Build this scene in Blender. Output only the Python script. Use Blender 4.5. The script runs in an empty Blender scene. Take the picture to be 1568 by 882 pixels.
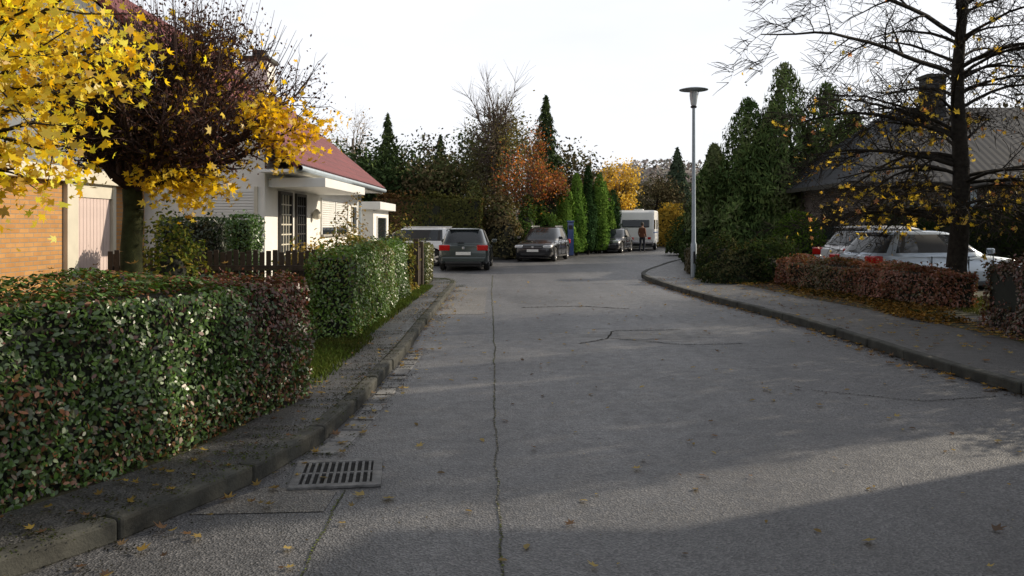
import bpy, bmesh, math, random, numpy as np
from mathutils import Vector, Matrix
random.seed(7); rng=np.random.default_rng(7)
scene=bpy.context.scene
COL=scene.collection
# ---------------------------------------------------------------- materials
def nmat(name):
    m=bpy.data.materials.new(name); m.use_nodes=True
    nt=m.node_tree; b=nt.nodes['Principled BSDF']
    return m,nt,b
def link(nt,a,b): nt.links.new(a,b)
def texco(nt,kind='Object'):
    return nt.nodes.new('ShaderNodeTexCoord').outputs[kind]
def noise(nt,vec,scale,detail=4,rough=.6):
    n=nt.nodes.new('ShaderNodeTexNoise'); n.inputs['Scale'].default_value=scale
    n.inputs['Detail'].default_value=detail; n.inputs['Roughness'].default_value=rough
    link(nt,vec,n.inputs['Vector']); return n.outputs['Fac']
def ramp(nt,fac,stops):
    r=nt.nodes.new('ShaderNodeValToRGB'); e=r.color_ramp.elements
    while len(e)<len(stops): e.new(.5)
    for i,(p,c) in enumerate(stops):
        e[i].position=p; e[i].color=(c[0],c[1],c[2],1) if len(c)==3 else c
    link(nt,fac,r.inputs['Fac']); return r.outputs['Color']
def mixc(nt,f,a,b,mode='MIX'):
    n=nt.nodes.new('ShaderNodeMix'); n.data_type='RGBA'; n.blend_type=mode
    for sock,v in ((n.inputs[0],f),(n.inputs[6],a),(n.inputs[7],b)):
        if hasattr(v,'is_linked'): link(nt,v,sock)
        elif isinstance(v,(int,float)): sock.default_value=v
        else: sock.default_value=(v[0],v[1],v[2],1)
    return n.outputs[2]
def bump(nt,h,b,strength=.4,dist=.01):
    n=nt.nodes.new('ShaderNodeBump'); n.inputs['Strength'].default_value=strength
    n.inputs['Distance'].default_value=dist
    link(nt,h,n.inputs['Height']); link(nt,n.outputs[0],b.inputs['Normal'])
def simple(name,c,rough=.6,metal=0,var=.25,scale=6,bmp=0,coat=0,spec=.5):
    m,nt,b=nmat(name); co=texco(nt)
    f=noise(nt,co,scale,4)
    lo=[x*(1-var) for x in c]; hi=[min(1,x*(1+var)) for x in c]
    link(nt,ramp(nt,f,[(.3,lo),(.7,hi)]),b.inputs['Base Color'])
    b.inputs['Roughness'].default_value=rough; b.inputs['Metallic'].default_value=metal
    b.inputs['Coat Weight'].default_value=coat; b.inputs['Coat Roughness'].default_value=.05
    b.inputs['Specular IOR Level'].default_value=spec
    if bmp: bump(nt,noise(nt,co,scale*8,3),b,bmp,.01)
    return m
def foliage_mat(name,trans=.35,gloss=.06,rough=.45):
    m=bpy.data.materials.new(name); m.use_nodes=True; nt=m.node_tree; nt.nodes.remove(nt.nodes['Principled BSDF'])
    a=nt.nodes.new('ShaderNodeAttribute'); a.attribute_name='Col'
    d=nt.nodes.new('ShaderNodeBsdfDiffuse'); link(nt,a.outputs['Color'],d.inputs['Color']); out=d.outputs[0]
    if trans:
        t=nt.nodes.new('ShaderNodeBsdfTranslucent'); link(nt,mixc(nt,1.0,a.outputs['Color'],(1.3,1.18,.6),'MULTIPLY'),t.inputs['Color'])
        mx=nt.nodes.new('ShaderNodeMixShader'); mx.inputs[0].default_value=trans; link(nt,out,mx.inputs[1]); link(nt,t.outputs[0],mx.inputs[2]); out=mx.outputs[0]
    if gloss:
        g=nt.nodes.new('ShaderNodeBsdfGlossy'); g.inputs['Roughness'].default_value=rough; g.inputs['Color'].default_value=(1,1,1,1)
        mx=nt.nodes.new('ShaderNodeMixShader'); mx.inputs[0].default_value=gloss; link(nt,out,mx.inputs[1]); link(nt,g.outputs[0],mx.inputs[2]); out=mx.outputs[0]
    link(nt,out,nt.nodes['Material Output'].inputs['Surface'])
    return m
def asphalt(name,base=.11,tint=(1,.99,1.0),stains=True):
    m,nt,b=nmat(name); co=texco(nt)
    big=noise(nt,co,.45,4,.65); mid=noise(nt,co,7,3)
    c0=[base*.66*t for t in tint]; c1=[base*1.28*t for t in tint]
    c=ramp(nt,big,[(.3,c0),(.7,c1)])
    c=mixc(nt,.5,c,ramp(nt,mid,[(.3,(.7,.7,.7)),(.7,(1.2,1.2,1.2))]),'MULTIPLY')
    v=nt.nodes.new('ShaderNodeTexVoronoi'); v.inputs['Scale'].default_value=85; link(nt,co,v.inputs['Vector'])
    sp=ramp(nt,v.outputs['Color'],[(.15,(.45,.45,.45)),(.55,(1,1,1)),(.9,(2.1,2.05,1.95))])
    c=mixc(nt,.8,c,sp,'MULTIPLY')
    if stains:
        mp=nt.nodes.new('ShaderNodeMapping'); mp.inputs['Scale'].default_value=(1.6,.12,1); link(nt,co,mp.inputs['Vector'])
        st=noise(nt,mp.outputs[0],1.0,4,.6)
        c=mixc(nt,.7,c,ramp(nt,st,[(.35,(.68,.68,.69)),(.62,(1.12,1.12,1.1))]),'MULTIPLY')
        nzo=noise(nt,co,1.6,4,.75)
        for (x,y,rx,ry,k) in [(1.9,11.9,1.3,1.3,.38),(.6,17.5,1.2,1.8,.55)]:
            mp=nt.nodes.new('ShaderNodeMapping'); mp.inputs['Location'].default_value=(-x/rx,-y/ry,0)
            mp.inputs['Scale'].default_value=(1/rx,1/ry,.0); link(nt,co,mp.inputs['Vector'])
            ln=nt.nodes.new('ShaderNodeVectorMath'); ln.operation='LENGTH'; link(nt,mp.outputs[0],ln.inputs[0])
            ad=nt.nodes.new('ShaderNodeMath'); ad.operation='ADD'
            nz=nt.nodes.new('ShaderNodeMath'); nz.operation='MULTIPLY_ADD'; nz.inputs[1].default_value=1.8; nz.inputs[2].default_value=-.9
            link(nt,nzo,nz.inputs[0]); link(nt,ln.outputs['Value'],ad.inputs[0]); link(nt,nz.outputs[0],ad.inputs[1])
            c=mixc(nt,1.0,c,ramp(nt,ad.outputs[0],[(.45,(k,k,k)),(.75,(1,1,1))]),'MULTIPLY')
    link(nt,c,b.inputs['Base Color'])
    link(nt,ramp(nt,mid,[(.3,(.42,)*3),(.7,(.62,)*3)]),b.inputs['Roughness'])
    b.inputs['Specular IOR Level'].default_value=.65
    bump(nt,v.outputs['Distance'],b,.7,.008)
    return m
def brickmat(name,c1,c2,mortar,axes='YZ',sc=1.0,bw=.24,bh=.075):
    m,nt,b=nmat(name); co=texco(nt)
    s=nt.nodes.new('ShaderNodeSeparateXYZ'); link(nt,co,s.inputs[0]); cb=nt.nodes.new('ShaderNodeCombineXYZ')
    link(nt,s.outputs[axes[0]],cb.inputs[0]); link(nt,s.outputs[axes[1]],cb.inputs[1])
    t=nt.nodes.new('ShaderNodeTexBrick'); t.inputs['Scale'].default_value=sc
    t.inputs['Brick Width'].default_value=bw; t.inputs['Row Height'].default_value=bh; t.inputs['Mortar Size'].default_value=.008
    t.inputs['Mortar Smooth'].default_value=.2
    t.inputs['Color1'].default_value=(*c1,1); t.inputs['Color2'].default_value=(*c2,1); t.inputs['Mortar'].default_value=(*mortar,1)
    link(nt,cb.outputs[0],t.inputs['Vector'])
    c=mixc(nt,.5,t.outputs['Color'],ramp(nt,noise(nt,co,3,5),[(.3,(.7,.7,.7)),(.7,(1.15,1.15,1.15))]),'MULTIPLY')
    link(nt,c,b.inputs['Base Color']); b.inputs['Roughness'].default_value=.85
    inv=nt.nodes.new('ShaderNodeMath'); inv.operation='SUBTRACT'; inv.inputs[0].default_value=1; link(nt,t.outputs['Fac'],inv.inputs[1])
    bump(nt,inv.outputs[0],b,.6,.01); return m
def roofmat(name,c,ax=0):
    m,nt,b=nmat(name); co=texco(nt)
    s=nt.nodes.new('ShaderNodeSeparateXYZ'); link(nt,co,s.inputs[0])
    def saw(sock,per,tri):
        d=nt.nodes.new('ShaderNodeMath'); d.operation='DIVIDE'; d.inputs[1].default_value=per; link(nt,sock,d.inputs[0])
        f=nt.nodes.new('ShaderNodeMath'); f.operation='PINGPONG' if tri else 'FRACT'; 
        if tri: f.inputs[1].default_value=.5
        link(nt,d.outputs[0],f.inputs[0]); return f.outputs[0]
    a=saw(s.outputs[0],.33,False) if ax==0 else saw(s.outputs[2],.2,False)
    w=saw(s.outputs[1],.22,True) if ax==0 else saw(s.outputs[0],.25,True)
    h=nt.nodes.new('ShaderNodeMath'); h.operation='ADD'; link(nt,a,h.inputs[0]); link(nt,w,h.inputs[1])
    cc=ramp(nt,noise(nt,co,1.4,6,.7),[(.3,[x*.65 for x in c]),(.7,[x*1.25 for x in c])])
    cc=mixc(nt,.8,cc,ramp(nt,a,[(.0,(.35,.35,.35)),(.14,(1,1,1))]),'MULTIPLY')
    cc=mixc(nt,.6 if ax==0 else .2,cc,ramp(nt,w,[(.0,(.45,.45,.45)),(.2,(1,1,1))]),'MULTIPLY')
    link(nt,cc,b.inputs['Base Color']); b.inputs['Roughness'].default_value=.6; b.inputs['Specular IOR Level'].default_value=.35
    bump(nt,h.outputs[0],b,.8 if ax==0 else .25,.04); return m
def groundmat(name,cols,scale=1.2):
    m,nt,b=nmat(name); co=texco(nt)
    f=noise(nt,co,scale,6,.7)
    c=ramp(nt,f,[(.3+.4*i/(len(cols)-1),c) for i,c in enumerate(cols)])
    c=mixc(nt,.6,c,ramp(nt,noise(nt,co,40,3,.7),[(.3,(.5,.5,.5)),(.7,(1.4,1.4,1.4))]),'MULTIPLY')
    link(nt,c,b.inputs['Base Color']); b.inputs['Roughness'].default_value=.9
    bump(nt,noise(nt,co,30,4,.7),b,.7,.03); return m

M_leaf=foliage_mat('leaf_translucent',.5,.03); M_hedge=foliage_mat('hedge_leaf',.25,.055,.38); M_conif=foliage_mat('needle',0,0); M_shrub=foliage_mat('shrub_leaf',.2,0)
M_bark=simple('bark',(.035,.03,.025),.9,0,.45,12,.8,0,.2); M_barkmoss=simple('mossy_bark',(.04,.045,.018),.9,0,.55,9,.8,0,.2)
M_twig=simple('twig',(.06,.036,.034),.8,0,.3,5,0,0,.3); M_twigL=simple('pale_twig',(.12,.09,.07),.8,0,.3,5,0,0,.3)
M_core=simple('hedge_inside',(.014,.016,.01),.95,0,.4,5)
M_road=asphalt('asphalt',.09,(.98,.98,1.04)); M_walk=asphalt('pavement_asphalt',.055,(1,.98,.97),False)
M_patch=asphalt('asphalt_patch',.115,(1.08,1,.9),False)
M_kerb=simple('kerb_concrete',(.05,.05,.042),.9,0,.55,5,.6); M_gut=simple('gutter_stone',(.17,.17,.17),.85,0,.5,4,.5)
M_soil=groundmat('garden_soil',[(.035,.028,.018),(.05,.045,.02),(.05,.065,.02)])
M_grass=groundmat('lawn',[(.04,.055,.015),(.06,.09,.02),(.09,.1,.03)])
M_plaster=simple('white_plaster',(.82,.8,.75),.85,0,.06,2,.25)
M_white=simple('white_paint',(.8,.8,.78),.4,0,.05,2); M_trim=simple('painted_trim',(.62,.58,.48),.5,0,.08,3)
M_brick=brickmat('ochre_brick',(.52,.27,.09),(.42,.2,.06),(.3,.24,.17))
M_brickR=brickmat('grey_brick',(.2,.17,.155),(.14,.12,.11),(.11,.1,.09),'XZ')
M_roofR=roofmat('red_roof_tiles',(.17,.035,.035)); M_roofD=roofmat('slate_roof_tiles',(.026,.028,.034),1)
M_glass=simple('dark_glass',(.02,.025,.03),.06,0,.2,1,0,0,.8); M_black=simple('black_plastic',(.02,.02,.022),.55,0,.2,6)
M_wood=simple('fence_wood',(.06,.042,.028),.85,0,.5,10,.6); M_metal=simple('galvanised_steel',(.36,.42,.47),.5,.4,.12,4)
M_iron=simple('cast_iron',(.13,.13,.13),.6,.3,.5,14,.5); M_dark=simple('dark_void',(.008,.008,.008),1,0,.1,2)
M_door=simple('door_bronze',(.06,.055,.05),.4,.3,.2,6); M_pink=simple('garage_door_panel',(.62,.5,.47),.5,0,.08,2)
M_stone=simple('stone_urn',(.35,.33,.3),.85,0,.25,8,.4)
M_tyre=simple('tyre_rubber',(.02,.02,.02),.85,0,.2,8); M_alloy=simple('alloy_wheel',(.5,.5,.52),.3,.8,.1,3)
M_red=simple('tail_lamp_red',(.45,.01,.01),.15,0,.15,5); M_lamp=simple('headlamp_clear',(.7,.72,.75),.1,.3,.1,6); M_plate=simple('number_plate',(.75,.75,.72),.5,0,.1,25)
# ---------------------------------------------------------------- helpers
def group(name,objs):
    e=bpy.data.objects.new(name,None); COL.objects.link(e); e.empty_display_size=.2
    for o in objs:
        if o: o.parent=e
    return e
def mesh_obj(name,v,f,mat=None,smooth=False):
    me=bpy.data.meshes.new(name); me.from_pydata([tuple(map(float,p)) for p in v],[],f); me.update()
    if smooth:
        me.polygons.foreach_set('use_smooth',[True]*len(me.polygons))
    o=bpy.data.objects.new(name,me); COL.objects.link(o)
    if mat: me.materials.append(mat)
    return o
def fast_mesh(name,V,k,mat,col=None,smooth=False,faces=None):
    V=np.asarray(V,dtype=np.float32); n=V.shape[0]
    me=bpy.data.meshes.new(name); flat=V.reshape(-1,3)
    me.vertices.add(len(flat)); me.vertices.foreach_set('co',flat.ravel())
    if faces is None: faces=np.arange(n*k).reshape(n,k)
    m=faces.shape[1]
    me.loops.add(faces.size); me.loops.foreach_set('vertex_index',faces.ravel().astype(np.int32))
    me.polygons.add(len(faces)); me.polygons.foreach_set('loop_start',(np.arange(len(faces))*m).astype(np.int32))
    me.update(calc_edges=True)
    if smooth: me.polygons.foreach_set('use_smooth',np.ones(len(faces),dtype=bool))
    if col is not None:
        ca=me.color_attributes.new(name='Col',type='FLOAT_COLOR',domain='POINT')
        c=np.ones((n,k,4),dtype=np.float32); c[:,:,:3]=np.asarray(col)[:,None,:]
        ca.data.foreach_set('color',c.ravel())
    me.materials.append(mat)
    o=bpy.data.objects.new(name,me); COL.objects.link(o); return o
def unit(a): return a/np.maximum(np.linalg.norm(a,axis=-1,keepdims=True),1e-9)
def _maple():
    pts=[(0,.62),(22,.3),(48,.56),(72,.24),(105,.42),(150,.18),(180,.12)]
    full=pts+[(-a,r) for a,r in reversed(pts[1:-1])]
    return [(r*math.cos(math.radians(a)),r*math.sin(math.radians(a)),.25*r*r*(1 if a>=0 else .8)) for a,r in full]
T={'quad':[(-.5,0,0),(0,-.3,.07),(.5,0,0),(0,.3,.07)],
   'leaf':[(-.5,0,0),(-.15,-.26,.06),(.25,-.2,.04),(.5,0,-.04),(.25,.2,.04),(-.15,.26,.06)],
   'needle':[(-.5,-.06,0),(0,-.16,0),(.6,0,-.06),(0,.16,0)],
   'maple':_maple()}
def leaves(name,P,size,col,tmpl='quad',mat=None,N=None,Tn=None,jit=.7):
    P=np.asarray(P); n=len(P); t=np.array(T[tmpl])
    R=unit(rng.normal(size=(n,3)))
    nn=R if N is None else unit(np.asarray(N)+jit*R)
    tt=unit(rng.normal(size=(n,3))) if Tn is None else unit(np.asarray(Tn)+.35*rng.normal(size=(n,3)))
    tt=unit(tt-(tt*nn).sum(1,keepdims=True)*nn); bb=np.cross(nn,tt)
    s=np.broadcast_to(np.asarray(size),(n,))*rng.uniform(.6,1.35,n)
    cz=rng.uniform(.2,3.4,n)[:,None,None] if tmpl=='maple' else 1.0
    asp=rng.uniform(.7,1.1,n)[:,None,None] if tmpl=='maple' else 1.0
    V=P[:,None,:]+s[:,None,None]*(tt[:,None,:]*t[None,:,0:1]+bb[:,None,:]*t[None,:,1:2]*asp+nn[:,None,:]*t[None,:,2:3]*cz)
    return fast_mesh(name,V,len(t),mat or M_leaf,col)
class Sn:
    def __init__(s,f,seed):
        r=np.random.default_rng(seed); s.k=unit(r.normal(size=(9,3)))*f*r.uniform(.6,2.2,(9,1)); s.p=r.uniform(0,6.3,9)
    def __call__(s,P): return np.sin(np.asarray(P)@s.k.T+s.p).mean(1)*1.7
def palette(P,cols,f=1.5,seed=1,spread=.35,bright=.3):
    cols=np.array(cols); n=len(P); v=Sn(f,seed)(P)*.5+.5+rng.normal(0,spread,n)*.5
    idx=np.clip((v*len(cols)).astype(int),0,len(cols)-1)
    c=cols[idx]*rng.uniform(1-bright,1+bright,(n,1))
    c*= (1+.25*Sn(f*2.5,seed+5)(P))[:,None]
    return np.clip(c,0.004,.95)
def tubes(name,segs,mat,k=5):
    A=np.array([list(s[0])+list(s[1])+[s[2],s[3]] for s in segs]); p0=A[:,:3];p1=A[:,3:6];r0=A[:,6];r1=A[:,7]
    d=unit(p1-p0); h=np.where(np.abs(d[:,2:3])>.9,np.array([[1.,0,0]]),np.array([[0,0,1.]]))
    a=unit(np.cross(d,h)); b=np.cross(d,a); th=np.arange(k)*2*math.pi/k
    ring=a[:,None,:]*np.cos(th)[None,:,None]+b[:,None,:]*np.sin(th)[None,:,None]
    V=np.concatenate([p0[:,None]+ring*r0[:,None,None],p1[:,None]+ring*r1[:,None,None]],1)
    n=len(A); i=np.arange(k); j=(i+1)%k
    F=np.stack([i,j,j+k,i+k],1); F=(F[None]+ (np.arange(n)*2*k)[:,None,None]).reshape(-1,4)
    return fast_mesh(name,V,2*k,mat,None,True,F)
def rv(): 
    v=Vector((random.gauss(0,1),random.gauss(0,1),random.gauss(0,1))); return v.normalized()
def limb(S,p,d,L,r,n,grav=0,wob=.18,sub=1,lvl=1,tips=None,rend=.35,ang=.8,lf=.5):
    p=Vector(p); d=Vector(d).normalized(); st=L/n
    for i in range(n):
        ra=r*(1-(1-rend)*i/n); rb=r*(1-(1-rend)*(i+1)/n)
        q=p+d*st; S.append((p[:],q[:],ra,rb))
        if lvl>0 and i>=(0 if lvl<2 else 1):
            for _ in range(sub):
                side=d.cross(rv()).normalized(); cd=(d*math.cos(ang)+side*math.sin(ang)).normalized()
                limb(S,q,cd,L*lf*random.uniform(.6,1.1)*(1-.45*i/n),max(rb*.5,.003),max(3,n-2),grav,wob*1.2,sub,lvl-1,tips,rend,ang,lf)
        d=(d+rv()*wob+Vector((0,0,grav))).normalized(); p=q
        if tips is not None and lvl<=1: tips.append(q[:])
def box(name,x0,x1,y0,y1,z0,z1,mat,bev=0,rot=None):
    cx,cy,cz=(x0+x1)/2,(y0+y1)/2,(z0+z1)/2; sx,sy,sz=(x1-x0)/2,(y1-y0)/2,(z1-z0)/2
    v=[(a*sx,b*sy,c*sz) for a in(-1,1) for b in(-1,1) for c in(-1,1)]
    f=[(0,1,3,2),(4,6,7,5),(0,4,5,1),(2,3,7,6),(0,2,6,4),(1,5,7,3)]
    o=mesh_obj(name,v,f,mat); o.location=(cx,cy,cz)
    if rot is not None: o.rotation_euler=rot
    if bev:
        m=o.modifiers.new('b','BEVEL'); m.width=bev; m.segments=2
    return o
def lathe(name,prof,mat,loc=(0,0,0),k=24):
    v=[];f=[]
    for r,z in prof:
        for i in range(k): a=2*math.pi*i/k; v.append((r*math.cos(a)+loc[0],r*math.sin(a)+loc[1],z+loc[2]))
    for j in range(len(prof)-1):
        for i in range(k): f.append((j*k+i,j*k+(i+1)%k,(j+1)*k+(i+1)%k,(j+1)*k+i))
    f.append(tuple(range(k))[::-1]); f.append(tuple((len(prof)-1)*k+i for i in range(k)))
    o=mesh_obj(name,v,f,mat,True); o.data.set_sharp_from_angle(angle=math.radians(40)); return o
# ---------------------------------------------------------------- polylines / ground
def smooth_line(pts,step=.25):
    P=np.array(pts,float); d=np.r_[0,np.cumsum(np.linalg.norm(np.diff(P,axis=0),axis=1))]
    n=int(d[-1]/step)+2; t=np.linspace(0,d[-1],n); Q=np.stack([np.interp(t,d,P[:,i]) for i in(0,1)],1)
    for _ in range(5): Q[1:-1]=(Q[:-2]+2*Q[1:-1]+Q[2:])/4
    return Q
def offs(Q,o):
    t=unit(np.gradient(Q,axis=0)); n=np.stack([-t[:,1],t[:,0]],1); return Q+n*np.broadcast_to(np.asarray(o),(len(Q),))[:,None]
def strip(name,Q,o0,o1,z,mat):
    A=offs(Q,o0);B=offs(Q,o1);n=len(Q); v=[(a[0],a[1],z) for a in A]+[(b[0],b[1],z) for b in B]
    return mesh_obj(name,v,[(i,i+1,n+i+1,n+i) for i in range(n-1)],mat)
def stones(name,Q,o0,o1,z0,z1,ln,mat,gap=.012,bev=.012,zj=0.004):
    d=np.r_[0,np.cumsum(np.linalg.norm(np.diff(Q,axis=0),axis=1))]; A=offs(Q,o0);B=offs(Q,o1); v=[];f=[]
    t=0
    def at(X,s): return [float(np.interp(s,d,X[:,0])),float(np.interp(s,d,X[:,1]))]
    while t+ln<d[-1]:
        j=random.uniform(-zj,zj); s0=t+gap/2; s1=t+ln-gap/2; b=len(v); jo=random.uniform(-zj,zj)*1.6
        for (X,s) in ((A,s0),(B,s0),(B,s1),(A,s1)):
            p=at(X,s); v.append((p[0]+jo,p[1],z0)); v.append((p[0]+jo,p[1],z1+j+random.uniform(-zj,zj)*.4))
        f+=[(b+1,b+3,b+5,b+7),(b,b+1,b+7,b+6),(b,b+2,b+3,b+1),(b+2,b+4,b+5,b+3),(b+4,b+6,b+7,b+5),(b,b+6,b+4,b+2)]
        t+=ln
    o=mesh_obj(name,v,f,mat); m=o.modifiers.new('b','BEVEL'); m.width=bev; m.segments=2; return o
def poly(name,pts,z,mat):
    return mesh_obj(name,[(p[0],p[1],z) for p in pts],[tuple(range(len(pts)))],mat)
Lk=smooth_line([(-6.5,.4),(-4.2,1.5),(-2.9,2.75),(-2.14,3.77),(-1.86,4.4),(-1.6,4.94),(-1.40,5.7),(-1.33,6.6),(-1.32,8),(-1.31,10),(-1.37,13),(-1.43,18),(-1.49,22.0),(-1.62,22.8),(-2.2,23.5),(-3.2,23.8),(-5.2,23.9)])
Rk=smooth_line([(6.6,-13),(6.5,2.0),(6.2,4.0),(5.5,5.8),(4.85,7.2),(4.65,9),(4.65,11.4),(4.55,13.8),(4.2,16.7),(4.0,19.6),(3.85,23.0),(3.95,25.2),(4.5,27.5),(6.3,33),(8.5,39),(12,48),(16,58),(22,70),(32,86)])
Fk=smooth_line([(-9,35),(-4.6,35.2),(-1.2,36.7),(1.0,40),(3.2,45),(5.5,50),(8.8,57),(13,66),(19,78),(30,95)])
poly('ground',[(-500,-300),(500,-300),(500,900),(-500,900)],-.004,M_grass)
poly('road',[(-14,-14),(45,-14),(45,100),(-14,100)],.002,M_road)
kl=[tuple(p) for p in offs(Lk,.05)]
poly('garden_ground',kl+[(-5.2,34.9),(-60,34.9),(-60,.4)],.10,M_soil)
poly('garden_ground',[tuple(p) for p in offs(Rk,-.05)][::-1]+[(90,-13),(90,86)],.10,M_soil)
poly('garden_ground',[tuple(p) for p in offs(Fk,.05)]+[(30,200),(-90,200),(-90,35)],.10,M_soil)
stones('kerb',Lk,0,.13,-.01,.115,1.0,M_kerb,.01,.02,.006); stones('kerb',Rk,-.13,0,-.01,.125,1.0,M_kerb,.01,.02,.006); stones('kerb',Fk,0,.13,-.01,.12,1.0,M_kerb)
iL=(Lk[:,1]>5.6)&(Lk[:,1]<10.5); stones('gutter',Lk[iL],-.2,-.03,-.01,.012,.33,M_gut,.04,.008,.004)
iL2=(Lk[:,1]>2.2)&(Lk[:,1]<23)
strip('pavement',Lk[iL2],.135,.62,.107,M_walk)
strip('pavement',Rk,-1.85,-.135,.107,M_walk)
def mosspatch(name,Q,o0,o1,n,z,size,cols,th=-.15,dz=0,f=1.2):
    i=rng.integers(0,len(Q),n); O0=offs(Q,o0);O1=offs(Q,o1)
    P=O0[i]+(O1[i]-O0[i])*(rng.beta(.6,.9,n))[:,None]+rng.normal(0,.05,(n,2)); k=Sn(f,31)(np.c_[P,np.zeros(n)])+rng.normal(0,.15,n)>th
    P=np.c_[P,z+rng.uniform(0,1,n)*dz][k]; return leaves(name,P,size,palette(P,cols,2,3),'quad',M_shrub,N=np.tile([0,0,1.],(len(P),1)),jit=.5)
mosspatch('moss',Lk[iL2],.1,.75,16000,.112,.018,[(.03,.03,.018),(.045,.05,.02),(.05,.04,.025),(.06,.08,.02)],-.1,.01,3)
mosspatch('moss',Lk[iL2],.02,.16,5000,.119,.014,[(.04,.05,.018),(.05,.06,.02),(.07,.09,.02)],.0,.004,4)
mosspatch('moss',Lk[iL2],-.2,.0,9000,.008,.016,[(.025,.025,.018),(.04,.035,.022),(.05,.045,.03),(.05,.06,.02)],.05,.006,3)
mosspatch('moss',Rk[(Rk[:,1]>3)&(Rk[:,1]<24)],.0,.14,6000,.008,.02,[(.025,.025,.018),(.05,.035,.022),(.09,.06,.03)],-.2,.006,3)
def blades(name,P,h,cols):
    n=len(P); a=rng.uniform(0,6.28,n); w=.006+.004*rng.random(n); hh=h*rng.uniform(.5,1.2,n)
    dx=np.cos(a)*w;dy=np.sin(a)*w; lean=rng.normal(0,.35,(n,2))*hh[:,None]
    V=np.zeros((n,4,3)); V[:,0]=P+np.c_[dx,dy,np.zeros(n)];V[:,1]=P-np.c_[dx,dy,np.zeros(n)]
    mid=P+np.c_[lean*.4,hh*.6]; V[:,2]=mid-np.c_[dx*.6,dy*.6,np.zeros(n)]; V[:,3]=P+np.c_[lean,hh]
    return fast_mesh(name,V,4,M_shrub,palette(P,cols,2,8))
n=15000; yy=np.r_[rng.uniform(7.6,10.8,9000),rng.uniform(10.8,20,6000)]; xx=np.where(yy<10.8,-2.5+rng.beta(1.4,2.0,n)*.72,-2.2+rng.beta(1.4,2,n)*.3)
P=np.c_[xx,yy,np.full(n,.1)]; P=P[Sn(1.6,77)(P)>-.35]
blades('verge_grass',P,.07,[(.05,.06,.02),(.07,.11,.025),(.1,.13,.035)])
n=14000; P=np.c_[rng.uniform(7.8,12,n),rng.uniform(11.5,17,n),np.full(n,.1)]
blades('lawn_grass',P,.06,[(.06,.06,.02),(.09,.11,.03),(.13,.13,.04)])
def seam(pts,w,cols,seed):
    Q=smooth_line(pts,.035); n=len(Q); k=rng.normal(0,1,n); k=np.convolve(k,np.ones(9)/9,'same')*.02
    P=offs(Q,k); P=np.repeat(P,3,0)+rng.normal(0,w*.35,(3*n,2)); keep=rng.random(3*n)<.8; P=np.c_[P,np.full(3*n,.009)][keep]
    a=strip('joint',Q,k-w*.35,k+w*.35,.0075,M_kerb)
    b=leaves('moss',P,w*1.3,palette(P,cols,1.5,seed),'quad',M_shrub,N=np.tile([0,0,1.],(len(P),1)),jit=.3); return group('asphalt_joint',[a,b])
seam([(-.02,2.0),(-.04,3.7),(-.09,5),(-.15,7),(-.22,10.3),(-.35,15),(-.5,20),(-.62,26)],.013,[(.25,.25,.2),(.12,.14,.05),(.3,.29,.25)],3)
seam([(-.9,2.0),(-.96,3.7),(-1.0,4.9)],.012,[(.25,.25,.18),(.13,.16,.05)],4)
for (pts,w,s) in [([(.9,11.0),(1.35,11.5),(1.5,12.3),(2.6,12.5)],.02,5),([(1.4,11.5),(2.3,10.9),(3.1,11.0)],.018,6),([(.2,15.8),(1.3,16.1),(2.2,15.6)],.03,7),([(2.9,7.9),(3.7,7.4),(4.5,7.6)],.014,8)]:
    seam(pts,w,[(.03,.03,.028),(.05,.05,.035)],s)
strip('asphalt_patch',smooth_line([(1.95,11.45),(2.0,12.3)]),-.42,.42,.0045,M_walk)
strip('asphalt_patch',smooth_line([(-.88,14.6),(-1.0,21)]),-.38,.4,.0058,M_patch)
# drain grate
gp=[]
gp.append(box('dark_pit_plate',-1.36,-.9,5.0,5.46,.004,.008,M_dark))  # thin near-black plate, the pit's shade is put into its colour
for i,(a,b,c,d) in enumerate([(-1.42,-.86,4.94,5.0),(-1.42,-.86,5.46,5.52),(-1.42,-1.36,5.0,5.46),(-.92,-.86,5.0,5.46)]): gp.append(box('frame_%d'%i,a,b,c,d,.004,.022,M_iron,.004))
for i in range(10): gp.append(box('bar_%d'%i,-1.342+i*.0435,-1.324+i*.0435,5.0,5.46,.006,.019,M_iron,.003))
gp.append(box('cross_bar',-1.36,-.92,5.22,5.245,.005,.0175,M_iron))
g=group('storm_drain_grate',gp); g.rotation_euler=(0,0,math.radians(8)); g.location=(.74,.21,0)
mesh_obj('gutter_slab',[(-1.78,4.5,.006),(-1.05,4.55,.006),(-1.05,4.9,.006),(-1.5,4.98,.006)],[(0,1,2,3)],M_patch)
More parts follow.
